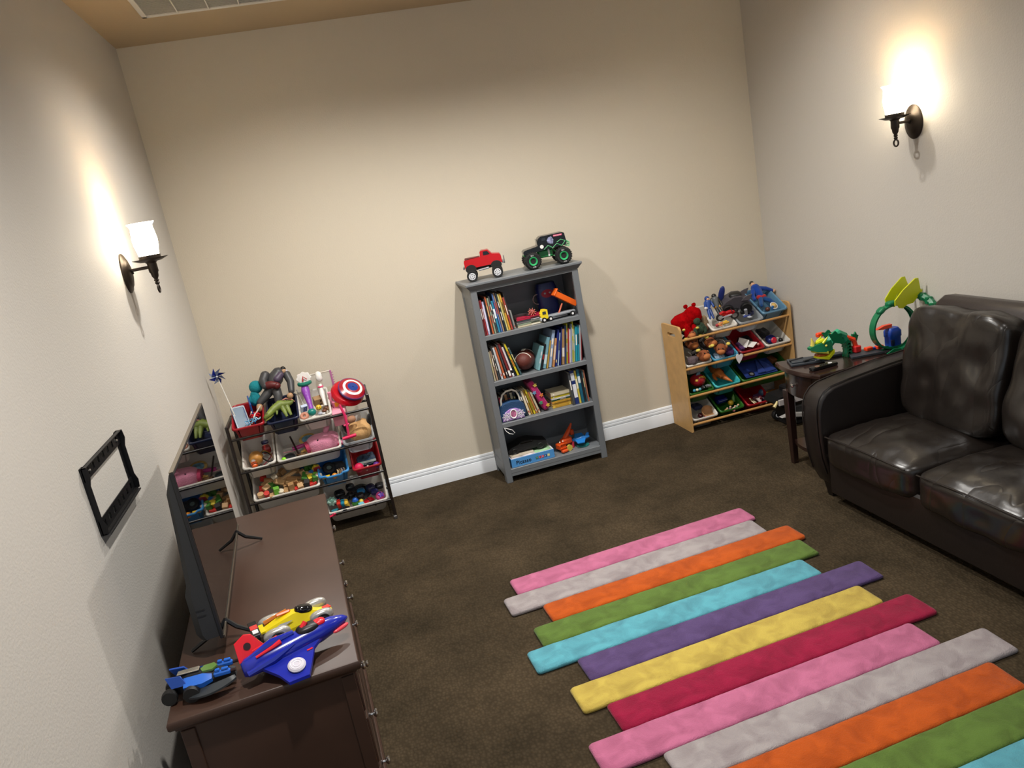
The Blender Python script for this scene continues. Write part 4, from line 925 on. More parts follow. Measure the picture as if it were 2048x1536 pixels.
limbs('doll', 'doll in a blue suit with red belt reclining in the slate blue bin', 'doll', [
    ('head', [(3.890,-.062,.918)], .019, pl('d8a684',.5)), ('hair', [(3.888,-.052,.928)], .0175, pl('15110f')), ('torso', [(3.895,-.085,.892),(3.898,-.105,.868),(3.896,-.140,.838)], [.034,.034,.026], cloth('16409a')), ('neckline', [(3.874,-.088,.900),(3.912,-.090,.900)], [.010,.010], cloth('c83040')),
    ('arm', [(3.925,-.085,.885),(3.975,-.092,.875),(4.020,-.098,.852)], [.018,.016,.013], cloth('16409a')), ('hand', [(4.035,-.10,.846)], .013, pl('d8a684',.5)), ('arm', [(3.866,-.10,.880),(3.842,-.13,.850),(3.835,-.16,.828)], [.018,.015,.013], cloth('16409a')),
    ('belt', [(3.876,-.152,.832),(3.918,-.152,.830)], [.019,.019], cloth('b0262c')), ('leg', [(3.882,-.165,.820),(3.866,-.195,.800),(3.848,-.225,.785)], [.019,.017,.014], cloth('1a4a86')), ('leg', [(3.912,-.165,.816),(3.935,-.190,.806),(3.950,-.215,.785)], [.019,.017,.014], cloth('1a4a86'))], (3.895,-.15,.775))
rb_ = thing('toy_robot', 'small blue and gold round toy at the front of the slate blue bin', 'toy robot', TR((3.928,-.252,.768), .2, .3))
MB().ball((0,0,0), .022, 16).build('body', pl('c8a860'), rb_); MB().torus((0,0,.004), .026, .005, 20, 6, T=TR(rx=.6)).build('ring', pl('d8d8d8'), rb_); MB().box((-.022,-.012,-.004), (.016,.016,.030), b=.003).build('arm', pl('2f6aa8'), rb_)
ball('brown wooden bead ball beside the blue and gold toy', '5a3020', .017, 3.872, -.262, .757, name='bead')
# ---- maple organizer, second row
wc = mat('e6e2dc', rough=.6)
for k, (x, y, z, rz, ry) in enumerate([(3.668,-.225,.545,.5,.45), (3.706,-.255,.530,.6,1.15)]):
    o = thing('greeting_card', ['white edged card standing open in the red bin','white edged card leaning flat in the red bin'][k], 'card', TR((x,y,z), rz, .2, ry))
    MB().box((0,0,0), (.0018,.085,.06)).build('sheet', wc, o); MB().box((.0012,0,0), (.0008,.070,.048)).build('picture', mat(['4a3a5a','a89a80'][k], rough=.5, var=.6, vscale=50), o)
brick('black box-shaped toy at the back of the red bin', '17141a', (.09,.07,.05), 3.715, -.165, .535, .2, TW, name='toy_box', cat='toy')
ball('small pink bead by the cards in the red bin', 'd89a90', .010, 3.770, -.255, .515, name='bead')
brick('purple patterned toy at the left of the red bin', '4a2a5c', (.03,.08,.03), 3.636, -.230, .520, .1, TW, name='toy_pouch', cat='toy', m=mat('4a2a5c', rough=.6, var=.6, vscale=60))
one('toy_bag', 'black crumpled toy bag at the back of the right white bin', 'toy', MB().soft((.10,.09,.06), 2.6, (10,10,6), wr=.010, seed=3, ws=20), cloth('16161a'), TR((3.878,-.150,.560), .2, TW))
bt = thing('toy_launcher', 'navy toy with red round cap in the right white bin', 'toy', TR((3.893,-.230,.520), .1, TW))
MB().soft((.075,.07,.05), 3, (8,8,6)).build('body', pl('1a2260'), bt); MB().lathe([(.022,0),(.024,.006),(.018,.012),(.004,.014)], 18, TR((-.002,-.030,.012), rx=.9)).build('cap', pl('c01a34'), bt)
ball('glossy black ball at the front right of the white bin', '0e0e10', .017, 3.955, -.258, .505)
one('paper_note', 'small white paper scrap beside the glossy black ball', 'paper', MB().box((0,0,0), (.035,.05,.0015)), wc, TR((3.962,-.225,.505), .4, TW))
ht = one('heart_tag', 'white heart-shaped paper tag hanging before the blue sheet bin', 'tag', MB().prism([(0,-.042),(.020,-.014),(.030,.010),(.026,.026),(.013,.031),(0,.022),(-.013,.031),(-.026,.026),(-.030,.010),(-.020,-.014)], .002, TR(rx=PI/2)), mat('e8e2e6', rough=.6), TR((3.556,-.346,.475), .1, 0, .15))
one('ribbon', 'purple grey ribbon strand trailing over the dowel by the heart tag', 'ribbon', MB().tube([(3.555,-.336,.502),(3.560,-.330,.520),(3.575,-.320,.515),(3.600,-.322,.490),(3.612,-.326,.470)], .0022, 6), pl('5a4654'), None)
one('toy_scarf', 'purple shiny toy fabric in the light blue bin', 'cloth', MB().soft((.09,.10,.035), 2.6, (12,12,6), wr=.012, seed=6, ws=24), mat('4a1f58', rough=.5, var=.5, vscale=40), TR((3.540,-.225,.512), .3, TW))
one('checked_cloth', 'pale blue checked cloth under the monkey in the blue bin', 'cloth', MB().soft((.07,.09,.03), 2.6, (8,8,4), wr=.008, seed=2, ws=20), mat('8aa0b4', rough=.9, var=.4, vscale=90), TR((3.442,-.262,.500), 0, TW))
# ---- maple organizer, third row
hm = thing('toy_helmet', 'round red and yellow toy helmet in the green bin', 'toy helmet', TR((3.272,-.225,.352), .2, .3))
MB().ball((0,0,0), (.058,.055,.046), 22).build('shell', mat('8f141c', rough=.25), hm)
for (x,y,z), d, rz in (((.005,-.030,.030),(.045,.012,.026),0), ((.042,-.020,.020),(.020,.012,.030),.8), ((-.035,-.030,.022),(.022,.012,.020),-.8)): MB().soft(d, 3, (6,4,4), TR((x,y,z), rz, -.7)).build('yellow_panel', pl('d8a832'), hm)
MB().prism([(-.02,0),(.015,0),(.022,.022),(-.008,.018)], .006, TR((.0,.0,.044), rx=1.2)).build('crest', pl('5a7a8c'), hm)
for x, h_ in ((3.205,'3f8fb0'),(3.228,'d8d0b0'),(3.250,'5fa0b0')): ball(['teal','cream','pale blue'][(h_=='d8d0b0')+2*(h_=='5fa0b0')]+' bead at the front of the green helmet bin', h_, .011, x, -.292, .302, name='bead')
for k,(x,rz) in enumerate(((3.285,.4),(3.315,-.3))): minicar(['tiny black toy car under the red helmet','tiny grey toy car beside the red helmet'][k], ['16181a','6a6e70'][k], .055, x, -.280, .302, rz, TW)
tg_ = mat('b4601f', rough=.5, var=.25, vscale=30)
tl2 = thing('toy_dinosaur', 'orange striped toy dinosaur with tail hanging from the turquoise bin', 'toy dinosaur', TR((3.462,-.16,.33)))
MB().tube([(-.012,.07,.060),(-.002,.03,.042),(.006,-.02,.020),(.014,-.06,.002),(.026,-.105,-.012),(.040,-.150,-.026)], [.022,.034,.034,.024,.013,.003], 14).build('body', tg_, tl2, ang=80)
for k in range(5): MB().torus((0,0,0), .033-.003*k, .003, 16, 5, T=TR((.004+.003*k,-.005-.020*k,.028-.009*k), rx=PI/2-.45), arc=.5).build('stripe', pl('4a2410'), tl2)
for s_ in (-1,1): MB().tube([(s_*.025,.0,.01),(s_*.034,-.03,-.01),(s_*.03,-.05,-.02)], [.014,.012,.008], 8).build('leg', tg_, tl2)
one('toy_flap', 'dark red toy piece beside the orange dinosaur', 'toy part', MB().soft((.05,.06,.03), 2.6, (6,6,4)), pl('7a1418'), TR((3.508,-.13,.345), .3, TW))
bs = thing('play_sheet', 'folded blue play sheet with round badge in the wide green bin', 'play sheet', TR((3.765,-.215,.318), 0, TW))
bsm = pl('21387c',.45)
MB().loft([[(-.13,-.07,0),(.13,-.07,-.006),(.13,.09,.0),(-.13,.09,.01)], [(-.13,-.07,.006),(.13,-.07,.0),(.13,.09,.006),(-.13,.09,.016)]]).build('panel', bsm, bs)
MB().add([(-.03,-.06,.01),(.03,-.065,.016),(.02,.08,.030),(-.028,-.058,.016),(.03,-.062,.022),(.02,.08,.036)], [(0,1,2),(5,4,3),(0,3,4,1),(1,4,5,2),(2,5,3,0)]).build('fold', bsm, bs)
MB().add([(.035,-.065,.008),(.12,-.06,.008),(.04,.075,.030),(.035,-.062,.014),(.12,-.058,.014),(.04,.075,.036)], [(0,1,2),(5,4,3),(0,3,4,1),(1,4,5,2),(2,5,3,0)]).build('fold', bsm, bs)
MB().torus((-.075,-.045,.010), .019, .004, 20, 6).build('badge_ring', pl('15151a'), bs); MB().prism(circ(.014,16), .005, TR((-.075,-.045,.006))).build('badge', pl('6a6a68'), bs)
brick('brown wooden piece at the back right of the wide green bin', '6a452c', (.05,.06,.03), 3.925, -.16, .345, .3, TW); brick('tan wooden piece at the right of the wide green bin', '9a7a50', (.05,.02,.02), 3.935, -.225, .310, .2, TW)
# ---- maple organizer, bottom row
one('wooden_bowl', 'round tan wooden bowl tipped in the white bottom bin', 'bowl', MB().lathe([(.020,0),(.040,.006),(.052,.024),(.054,.040),(.050,.040),(.046,.024),(.034,.011),(.004,.008)], 26), mat('b0845a', rough=.5, var=.15, vscale=18), TR((3.312,-.225,.078), 0, .75, .15))
one('pink_bow', 'small pink and dark red bow in the white bottom bin', 'bow', MB().ball((-.012,0,0), (.014,.008,.010), 10).ball((.012,0,0), (.014,.008,.010), 10).ball((0,-.004,0), .006, 8), pl('d85a7a'), TR((3.262,-.280,.076), .4, TW))
one('folded_cloth', 'dark blue cloth at the back of the white bottom bin', 'cloth', MB().soft((.08,.07,.022), 3, (8,8,4), wr=.006, seed=3, ws=20), cloth('2a2f52'), TR((3.275,-.150,.130), .2, TW))
brick('dark red block under the wooden bowl', '4a1a20', (.03,.03,.025), 3.255, -.235, .085, .5, TW)
bb = thing('pencil_box', 'shiny dark blue box at the back of the green bottom bin', 'box', TR((3.478,-.145,.135), .15, TW))
MB().box((0,0,0), (.085,.055,.040), b=.006).build('body', pl('1a1f7a',.2), bb); MB().box((0,-.029,.008), (.080,.002,.005)).build('trim', pl('8d94c0',.2), bb)
ball('yellow ball in the green bottom bin', 'c8a828', .021, 3.516, -.222, .116)
one('toy_bird', 'green crested toy beside the yellow ball', 'toy', MB().tube([(0,0,0),(.004,.004,.03),(.012,.010,.055)], [.016,.012,.003], 10), pl('5a8a3a'), TR((3.550,-.20,.112)))
for k, (h_, x, y, z) in enumerate([('8d6a8c',3.486,-.262,.086),('c8c0b8',3.515,-.268,.086),('7a9a7c',3.540,-.262,.090),('a08a58',3.455,-.258,.084),('d88a9a',3.500,-.282,.082)]):
    t = thing('mini_figure', ['mauve','off-white','sage green','khaki','pale pink'][k]+' little toy figure in the green bottom bin', 'toy figure', TR((x,y,z), .7*k, TW*.5+.3*k))
    MB().lathe([(.010,-.016),(.011,0),(.006,.010)], 10).build('body', pl(h_), t); MB().ball((0,0,.016), .008, 10).build('head', pl('d8b090'), t)
one('toy_cup', 'white toy cup with dark red inside in the red bottom bin', 'cup', MB().lathe([(.010,-.03),(.012,-.005),(.020,.012),(.022,.022),(.019,.022),(.014,.010),(.004,.006)], 20), pl('e2dcd8'), TR((3.728,-.268,.092), .3, -.35))
ball('maroon ball seated in the white toy cup', '5a1a20', .015, 3.731, -.271, .112)
one('toy_dome', 'blue grey dome toy at the back of the red bottom bin', 'toy', MB().lathe([(.030,-.01),(.032,.0),(.026,.018),(.012,.030),(.002,.034)], 20), pl('3f5a78'), TR((3.812,-.175,.112), 0, TW))
for k, (h_, d, x, y, z, rz) in enumerate([('4a2f50',(.06,.05,.03),3.752,-.20,.098,.3),('8a7a48',(.012,.07,.012),3.690,-.235,.092,.5),('c8b890',(.010,.06,.010),3.680,-.258,.086,.3),('b89a3a',(.018,.018,.05),3.812,-.235,.108,.1),('e8d8c8',(.012,.012,.012),3.765,-.292,.072,0),('2a1a30',(.05,.04,.03),3.780,-.235,.088,.7),('6a4a50',(.04,.03,.03),3.720,-.225,.096,.2)]):
    brick(['plum toy block','olive stick','cream stick','golden peg','white bead block','dark violet block','dusty mauve block'][k]+' in the red bottom bin of the maple organizer', h_, d, x, y, z, rz, TW, b=.004, name='toy_piece', cat='toy')
# ---- black and white ride toy on the floor beside the maple organizer
tk = thing('toy_truck', 'black and white toy truck standing on the carpet behind the end table', 'toy truck', TR((3.82,-.62,0), .0))
MB().box((-.01,.02,.215), (.15,.16,.11), b=.012).build('cab', pl('131315',.4), tk)
MB().box((-.01,-.065,.245), (.12,.012,.03), b=.004).build('grille', pl('222226',.3), tk)
for x in (-.050,-.010): MB().lathe([(.004,0),(.015,.0),(.016,.008),(.011,.012),(.004,.010)], 18, TR((x,-.062,.280), rx=PI/2)).build('headlamp', pl('e4e4e6',.15), tk)
MB().loft([[(x,y,z) for x,z in ((-.20,.185),(-.175,.225),(-.05,.235),(.06,.235),(.06,.165),(-.175,.160))] for y in (-.055,-.045,.10,.11)]).build('fender', pl('131315',.4), tk); MB().box((-.09,-.058,.190), (.20,.012,.045), b=.004).build('white_skirt', pl('b4aeae',.4), tk)
MB().tube([(-.185,-.04,.195),(-.205,-.05,.185),(-.225,-.055,.168)], [.010,.009,.012], 8).build('bumper_horn', pl('d8c890',.4), tk)
for x in (-.115,.10):
    for y in (-.075,.10):
        zc = .19 if (x < 0 and y < 0) else .05
        w = MB().lathe([(.012,-.016),(.034,-.018),(.038,-.010),(.038,.010),(.034,.018),(.012,.016)], 22, TR((x,y,zc), rx=PI/2)).build('wheel', pl('0d0d0e',.6), tk); MB().lathe([(.003,.003),(.018,.004),(.020,.0)], 18, TR((x,y-.018,zc), rx=PI/2)).build('hub', pl('b8bcc0',.3), w)
MB().box((-.02,.02,.09), (.22,.16,.10), b=.01).build('chassis', pl('0e0e10',.5), tk); MB().loft([[(x,-.10,z) for x,z in ((-.20,.095),(-.12,.110),(.06,.070),(.06,.045),(-.12,.085))], [(x,-.06,z) for x,z in ((-.20,.095),(-.12,.110),(.06,.070),(.06,.045),(-.12,.085))]]).build('front_bumper', pl('a8a6a4',.35), tk)
MB().box((-.02,.02,.02), (.20,.15,.04), b=.01).build('skid', pl('0e0e10',.5), tk)
# ================================================================== dark organizer
pw = thing('pinwheel', 'shiny blue and silver pinwheel on a white stick at the back left corner', 'pinwheel', TR((.125,-.29,.86)))
MB().cyl((0,0,0), (-.054,.085,.275), .0035, n=8).build('stick', pl('d8d4cc',.5), pw)
hub = Vector((-.054,.080,.285))
for k in range(8):
    a = PI*k/4+.2; d1 = Vector((math.cos(a),0,math.sin(a))); d2 = Vector((math.cos(a+.75),0,math.sin(a+.75)))
    V = [hub, hub+d1*.055+Vector((0,.004,0)), hub+d2*.030+Vector((0,-.018,0)), hub+Vector((0,-.004,0))]
    MB().add(V+[v+Vector((0,.0012,0)) for v in V], [(0,1,2,3),(7,6,5,4),(0,4,5,1),(1,5,6,2),(2,6,7,3),(3,7,4,0)]).build('vane', mat(['1a2a86','8d9ab8'][k % 2], rough=.2, metal=.6), pw)
MB().ball(hub+Vector((0,-.008,0)), .006, 8).build('hub', pl('d8d8e0'), pw)
cb = thing('storage_case', 'clear plastic case with blue frame leaning in the red bin', 'case', TR((.152,-.285,.870), .28, .80, .05))
MB().box((0,0,-.004), (.085,.175,.010), b=.003).build('tray', pl('1d5296',.35), cb); MB().box((-.006,0,.003), (.072,.150,.004), b=.001).build('window', mat('8fa2b4', rough=.25, alpha=.75), cb)
MB().loft([rrect(.082,.170,.01,.002,2), rrect(.082,.170,.01,.006,2), rrect(.070,.150,.01,.006,2), rrect(.070,.150,.01,.002,2)], cap0=False, cap1=False).build('rim', pl('a8b4c0',.3), cb)
one('blue_board', 'deep blue plastic board standing behind the clear case', 'board', MB().box((0,0,0), (.010,.15,.15), b=.003), pl('174a94'), TR((.218,-.235,.890), .15, .2))
one('red_bow', 'shiny red gift bow in the red bin', 'bow', (lambda m: [m.torus((.018*math.cos(k*1.05),.018*math.sin(k*1.05),0), .012, .005, 12, 6, ax='y') for k in range(6)] and m.ball((0,0,.004), .010, 8))(MB()), pl('c01420',.2), TR((.238,-.305,.868), 0, .5))
for k, (x,y,z,rx,rz) in enumerate([(.262,-.300,.895,.5,.8),(.212,-.30,.870,.3,-.4),(.230,-.335,.860,-.2,.2)]): one('paper_stick', ['white paper stick slanting right over the red bin','white stick leaning left by the red bow','short white stick in front of the red bow'][k], 'stick', MB().cyl((0,0,-.035), (0,0,.035), .0045, n=8), pl('e4e0d8',.6), TR((x,y,z), rz, rx, .6))
for k in range(4): one('hair_tie', 'twisted light blue elastic at the front of the red bin', 'hair tie', MB().tube([(.028*math.cos(t*.7)+.004*math.sin(t*3), .018*math.sin(t*.7), .008*math.sin(t*1.9+k)) for t in range(9)], .0028, 6, closed=True), pl(['4a9ac8','7ab8d8','3a86b4','9ac8e0'][k]), TR((.205+.014*k,-.352+.006*(k % 2),.846+.004*k), k*.8, TD), 'light blue elastics in the red bin')
tb_ = thing('plush_toy', 'turquoise plush with round head behind the red bin', 'plush toy', TR((.272,-.165,.955)))
tq = mat('0f7f8a', rough=.9, bump=.3, bscale=200)
MB().ball((0,0,.062), (.042,.040,.042), 20).build('head', tq, tb_); MB().soft((.075,.05,.09), 2.4, (10,8,10), TR((-.025,-.02,-.005), ry=.4), wr=.012, seed=2, ws=22).build('skirt', tq, tb_, ang=80)
# large grey figure standing in the navy bin
gs = mat('3c3c3e', rough=.45); gpv = mat('4a3c52', rough=.45); gr_ = mat('5a1418', rough=.45); gsk = mat('b08a68', rough=.5); glt = mat('a8a4ac', rough=.4)
limbs('action_figure', 'big muscular toy figure in a charcoal suit crouching in the navy bin', 'toy figure', [
    ('head', [(.461,-.150,1.074)], .019, gsk), ('hair', [(.460,-.142,1.088)], .0185, pl('14100e')), ('torso', [(.425,-.145,1.068),(.405,-.160,1.045),(.385,-.175,1.015),(.372,-.185,.995)], [.040,.050,.042,.034], gs),
    ('chest_plate', [(.440,-.185,1.062),(.415,-.198,1.042)], [.022,.026], gpv), ('collar', [(.440,-.150,1.088),(.478,-.150,1.070)], [.012,.012], glt),
    ('arm', [(.345,-.155,1.075),(.325,-.185,1.045),(.335,-.215,1.020)], [.030,.028,.024], gs), ('arm', [(.340,-.210,1.020),(.375,-.232,1.022),(.405,-.230,1.012)], [.024,.025,.020], gr_), ('fist', [(.408,-.235,1.008)], .022, gr_),
    ('arm', [(.475,-.155,1.050),(.490,-.190,1.005),(.484,-.235,.955)], [.026,.024,.020], gs), ('hand', [(.470,-.255,.930)], .020, gsk),
    ('leg', [(.360,-.190,.985),(.320,-.215,.955),(.280,-.230,.925)], [.032,.028,.022], gs), ('leg', [(.390,-.195,.980),(.398,-.235,.945),(.390,-.245,.895)], [.032,.028,.022], gs), ('foot', [(.272,-.245,.905),(.270,-.275,.895)], [.020,.018], gsk), ('belt', [(.350,-.192,.996),(.395,-.200,.990)], [.024,.024], glt)], (.38,-.20,.85))
dn = thing('toy_dinosaur', 'green toy dinosaur crouching at the front of the navy bin', 'toy dinosaur', TR((.385,-.30,.84)))
dgn = mat('6d7c32', rough=.5, var=.3, vscale=30)
MB().tube([(-.088,-.075,.010),(-.062,-.052,.024),(-.030,-.020,.042),(.012,.010,.056),(.050,.020,.048),(.085,.025,.052),(.10,.03,.062)], [.011,.019,.024,.030,.026,.012,.004], 14).build('body', dgn, dn, ang=80)
MB().tube([(-.085,-.070,-.004),(-.060,-.050,.006),(-.040,-.030,.018)], [.007,.012,.012], 10).build('jaw', pl('9aa44a'), dn)
for x, y in ((.035,-.035),(.060,-.020)): MB().tube([(x-.01,y+.03,.040),(x,y,.015),(x+.008,y-.018,-.015)], [.018,.013,.008], 10).build('leg', dgn, dn)
for s_ in (-1,1): MB().tube([(-.01,-.02+s_*.016,.030),(-.012,-.04+s_*.02,.014)], [.008,.005], 8).build('arm', dgn, dn)
MB().ball((-.068,-.066,.034), .004, 8).build('eye', pl('181410'), dn)
mb = MB(); [mb.cyl((-.03+.022*k,-.014+.007*k,.062+.006*(2-abs(k-2))), (-.026+.022*k,-.012+.007*k,.078+.006*(2-abs(k-2))), .006, .001, 5) for k in range(5)]; mb.build('back_spikes', pl('39431e'), dn)
one('toy_tentacle', 'pink curled toy limb behind the green dinosaur', 'toy part', MB().tube([(.405,-.24,.905),(.440,-.25,.918),(.475,-.26,.905),(.488,-.27,.890)], [.006,.006,.005,.003], 8), pl('c8867a'), None)
for k in range(4): ball('small red bead cluster ball in the navy bin', 'a01a1c', .013, .322+.013*k, -.300+.012*(k % 2), .858+.006*k, name='bead', group='red beads in the navy bin')
# white bin: wands and bits
wn = thing('toy_wand', 'purple and green toy wand with white shell top in the white bin', 'toy wand', TR((.578,-.33,.80)))
MB().tube([(.002,.0,.015),(.0,.03,.05),(-.006,.07,.095),(-.010,.10,.135),(-.008,.12,.165)], [.016,.014,.020,.027,.022], 16).build('handle', mat('8a3fae', rough=.3, bump=.4, bscale=90), wn); MB().ball((.002,-.004,.012), (.026,.024,.024), 16).build('base_knob', mat('0d7a72', rough=.2), wn)
MB().torus((-.006,.128,.178), .034, .013, 20, 10, T=None).build('green_ring', mat('0f7360', rough=.25), wn)
MB().prism([(.046*math.cos(t)*(1+.08*math.cos(8*t)), .040*math.sin(t)*(1+.08*math.cos(8*t))) for t in (2*PI*k/48 for k in range(48))], .012, TR((-.004,.150,.205), rx=1.25), top=.9).build('shell', pl('dcd8d4'), wn); MB().tube([(-.014,.125,.192),(-.006,.128,.222),(.016,.124,.200)], [.006,.004,.003], 8).build('red_trim', pl('b02028'), wn)
un = thing('toy_wand', 'white carved toy wand with pink band in the white bin', 'toy wand', TR((.664,-.27,.82)))
MB().tube([(.004,-.01,.0),(.002,.02,.045),(.0,.045,.075),(0,.065,.100),(0,.08,.125)], [.010,.013,.018,.012,.012], 14).build('shaft', mat('e0dcd8', rough=.4, bump=.4, bscale=80), un); MB().soft((.044,.040,.070), 2.3, (8,8,10), TR((.002,.11,.172), rx=-.3), wr=.004, seed=2, ws=30).build('head', mat('e6e2de', rough=.4), un); MB().torus((0,.072,.112), .0135, .006, 18, 8).build('band', pl('d8507a'), un)
cc = thing('display_case', 'clear plastic case edge with a pink comb strip behind the white bin', 'case', TR((.665,-.118,.955)))
MB().box((0,0,.0), (.155,.004,.10)).build('pane', mat('d8d8d4', rough=.15, alpha=.25), cc); MB().box((0,0,.052), (.16,.010,.006), b=.002).build('top_edge', pl('d4cec4',.3), cc)
MB().box((.080,-.004,-.01), (.012,.012,.13), b=.002).build('side_strip', pl('b06a9a',.4), cc); [MB().cyl((.086,-.004,-.06+.016*k), (.094,-.004,-.057+.016*k), .003, n=6).build('tooth', pl('b06a9a',.4), cc) for k in range(7)]
bx2 = thing('wooden_box', 'small brown wooden box with round holes in the white bin', 'box', TR((.626,-.215,.845), .25, TD)); MB().box((0,0,0), (.055,.045,.06), b=.002).build('body', mat('a0805a', rough=.6, var=.15), bx2)
for dz in (.014,-.012): MB().prism(circ(.006,12), .003, TR((.012,-.0225,dz), rx=PI/2)).build('hole', pl('3a1a12'), bx2)
sm = thing('smiley_ball', 'yellow smiling ball in the white bin', 'ball', TR((.624,-.290,.820))); MB().ball((0,0,0), .019, 16).build('ball', pl('d8b428'), sm); MB().torus((0,-.0165,.0), .009, .0016, 14, 5, ax='y', arc=.5, a0=PI).build('mouth', pl('2a1a10'), sm); [MB().ball((x,-.017,.007), .0028, 8).build('eye', pl('2a1a10'), sm) for x in (-.006,.006)]
one('toy_donut', 'pinkish brown ring toy at the front of the white bin', 'ring', MB().torus((0,0,0), .017, .011, 22, 10), pl('b87a62'), TR((.531,-.372,.806), 0, .9))
bx3 = thing('tissue_pack', 'white and blue small packet in the white bin', 'packet', TR((.534,-.290,.838), .35, TD+.3)); MB().box((0,0,0), (.042,.020,.055), b=.002).build('pack', pl('b8c4d8'), bx3); MB().box((.006,-.0105,0), (.026,.001,.045)).build('print', pl('1f3f8c'), bx3)
for k, (h_, x, y, z, r) in enumerate([('5a3420',.668,-.292,.806,.016),('7a5a3a',.686,-.300,.800,.014),('6a3a22',.655,-.312,.797,.013),('a0a4b0',.628,-.335,.790,.014),('c8c8cc',.648,-.340,.786,.010),('3a2018',.690,-.280,.812,.014),('c0b0a0',.645,-.275,.822,.010)]):
    ball(['dark brown','tan','russet','blue grey','silver','near-black brown','beige'][k]+' small nut-like trinket in the white wand bin', h_, r, x, y, z, name='trinket', cat='trinket', s=(1.2,1,.8))
one('thin_rod', 'thin grey rod with round tip leaning at the left of the white bin', 'rod', MB().cyl((.545,-.30,.835), (.512,-.16,.935), .0028, n=8).ball((.512,-.16,.937), .006, 8), pl('b8b4b0'), None)
# pink box and discs at the right end
px_ = thing('toy_register', 'pink folding toy box with yellow window at the right of the top row', 'toy box', TR((.742,-.30,.775), -.08, TD*.6))
MB().box((0,.0,-.035), (.085,.12,.09), b=.003).build('body', pl('dc8fa0'), px_); MB().box((0,-.050,.016), (.080,.055,.010), b=.002).build('flap', pl('e89ab0'), px_); MB().box((0,.035,.030), (.060,.030,.045), b=.002).build('frame', pl('d87a98'), px_); MB().box((.004,.0185,.034), (.042,.003,.030)).build('window', pl('d89a1e',.2), px_); MB().cyl((-.036,.055,.0), (-.036,.06,.11), .012, n=12).build('post', pl('e08aa4'), px_)
one('flying_disc', 'glossy red flying disc leaning at the right end of the top row', 'disc', MB().lathe([(.004,.022),(.070,.022),(.095,.016),(.106,.002),(.108,-.012),(.103,-.012),(.100,0),(.068,.014),(.004,.014)], 36), mat('b80c1e', rough=.2), TR((.822,-.240,.862), 0, .62, .42))
sd = thing('toy_shield', 'round ringed toy disc in red white and blue on the red disc', 'disc', TR((.858,-.272,.892), 0, .62, .50))
MB().lathe([(.086,-.024),(.090,-.016),(.090,-.008),(.088,-.004)], 40).build('blue_edge', pl('16307e'), sd)
for r0, r1, z0, z1, h_, nm in ((.090,.064,-.006,.006,'9c1826','outer_ring'),(.064,.048,.006,.010,'e4e0dc','white_ring'),(.048,.034,.010,.013,'9c1826','inner_ring'),(.034,.003,.013,.016,'1c3a86','centre')): MB().lathe([(r0,z0),(r1,z1),(r1,z1-.004),(r0,z0-.004)], 40, cap=False).build(nm, mat(h_, rough=.25), sd)
pr = thing('toy_mallet', 'hot pink toy mallet hanging in front of the dowels', 'toy mallet', TR((.768,-.425,.62)))
MB().tube([(-.002,0,.0),(.002,0,.06),(.006,.002,.14),(-.012,.02,.215)], [.008,.008,.009,.007], 8).build('rod', pl('d42a60'), pr); MB().cyl((-.042,0,-.002), (.045,0,.004), .011, n=12).build('head', pl('d81f55'), pr); MB().cyl((-.016,0,.080), (.020,0,.084), .006, n=8).build('peg', pl('e04a78'), pr)
dp = thing('plush_toy', 'tan and black plush stuffed into the clear bin', 'plush toy', TR((.83,-.28,.60)))
MB().soft((.15,.17,.11), 2.6, (14,14,10), TR((.01,.01,.01), rx=.35), wr=.006, seed=4, ws=14).build('body', mat('c49a66', rough=.9, bump=.3, bscale=150), dp, ang=80); MB().soft((.10,.09,.075), 2.4, (10,10,8), TR((-.01,.055,.072)), wr=.004).build('crown', mat('b8b2ac', rough=.9, bump=.3, bscale=150), dp, ang=80)
for s_, x in ((-1,-.072),(1,.082)): MB().soft((.036,.06,.11), 2.4, (6,6,8), TR((x,.02,.045), rx=.25, ry=s_*.2)).build('ear', cloth('141214'), dp)
one('toy_mitt', 'tan round knob toy beside the hanging pink mallet', 'toy', MB().soft((.055,.05,.045), 2.3, (8,8,6)), mat('a87a5c', rough=.7), TR((.806,-.33,.705)))
# ---- second row
vb = ball('swirled orange and green ball in the left white bin', 'c8823a', .046, .172, -.275, .590, m=mat('b8823f', rough=.35, var=.75, vscale=9), n=24)
of = thing('toy_fish', 'orange and white toy fish at the front of the left white bin', 'toy', TR((.160,-.338,.568), .3, TD)); MB().soft((.040,.050,.034), 2.4, (8,8,6)).build('body', pl('d85a1c'), of); MB().ball((.004,.026,.010), (.014,.012,.012), 10).build('white_patch', pl('dcd4cc'), of); [MB().torus((0,-.010+.012*k,0), .019, .0025, 16, 5, ax='y').build('stripe', pl('3a1a10'), of) for k in range(2)]
brick('dark red cup-shaped block at the back of the left white bin', '8f1f1c', (.05,.05,.05), .238, -.195, .610, .3, TD, b=.010); brick('navy cap piece at the back of the left white bin', '1c2048', (.045,.03,.02), .235, -.165, .650, .2, TD, b=.006)
wt = thing('toy_watch', 'black strap with brass buckle in the left white bin', 'strap', TR((.240,-.285,.585), .5, TD)); MB().torus((0,0,0), .040, .006, 26, 6, T=TR(s=(.7,1.5,1)), arc=.8).build('strap', pl('141212',.5), wt); MB().torus((0,0,.010), .040, .003, 26, 6, T=TR(s=(.62,1.4,1)), arc=.55, a0=-.8).build('trim', mat('b8924a', .3, .8), wt)
one('ribbon', 'dark red ribbon strand at the front of the left white bin', 'ribbon', MB().tube([(.215,-.355,.555),(.235,-.33,.565),(.262,-.30,.580),(.275,-.27,.598)], .0035, 6), pl('6a1020'), None)
ball('black round weight at the front of the left white bin', '1a1818', .016, .196, -.362, .552)
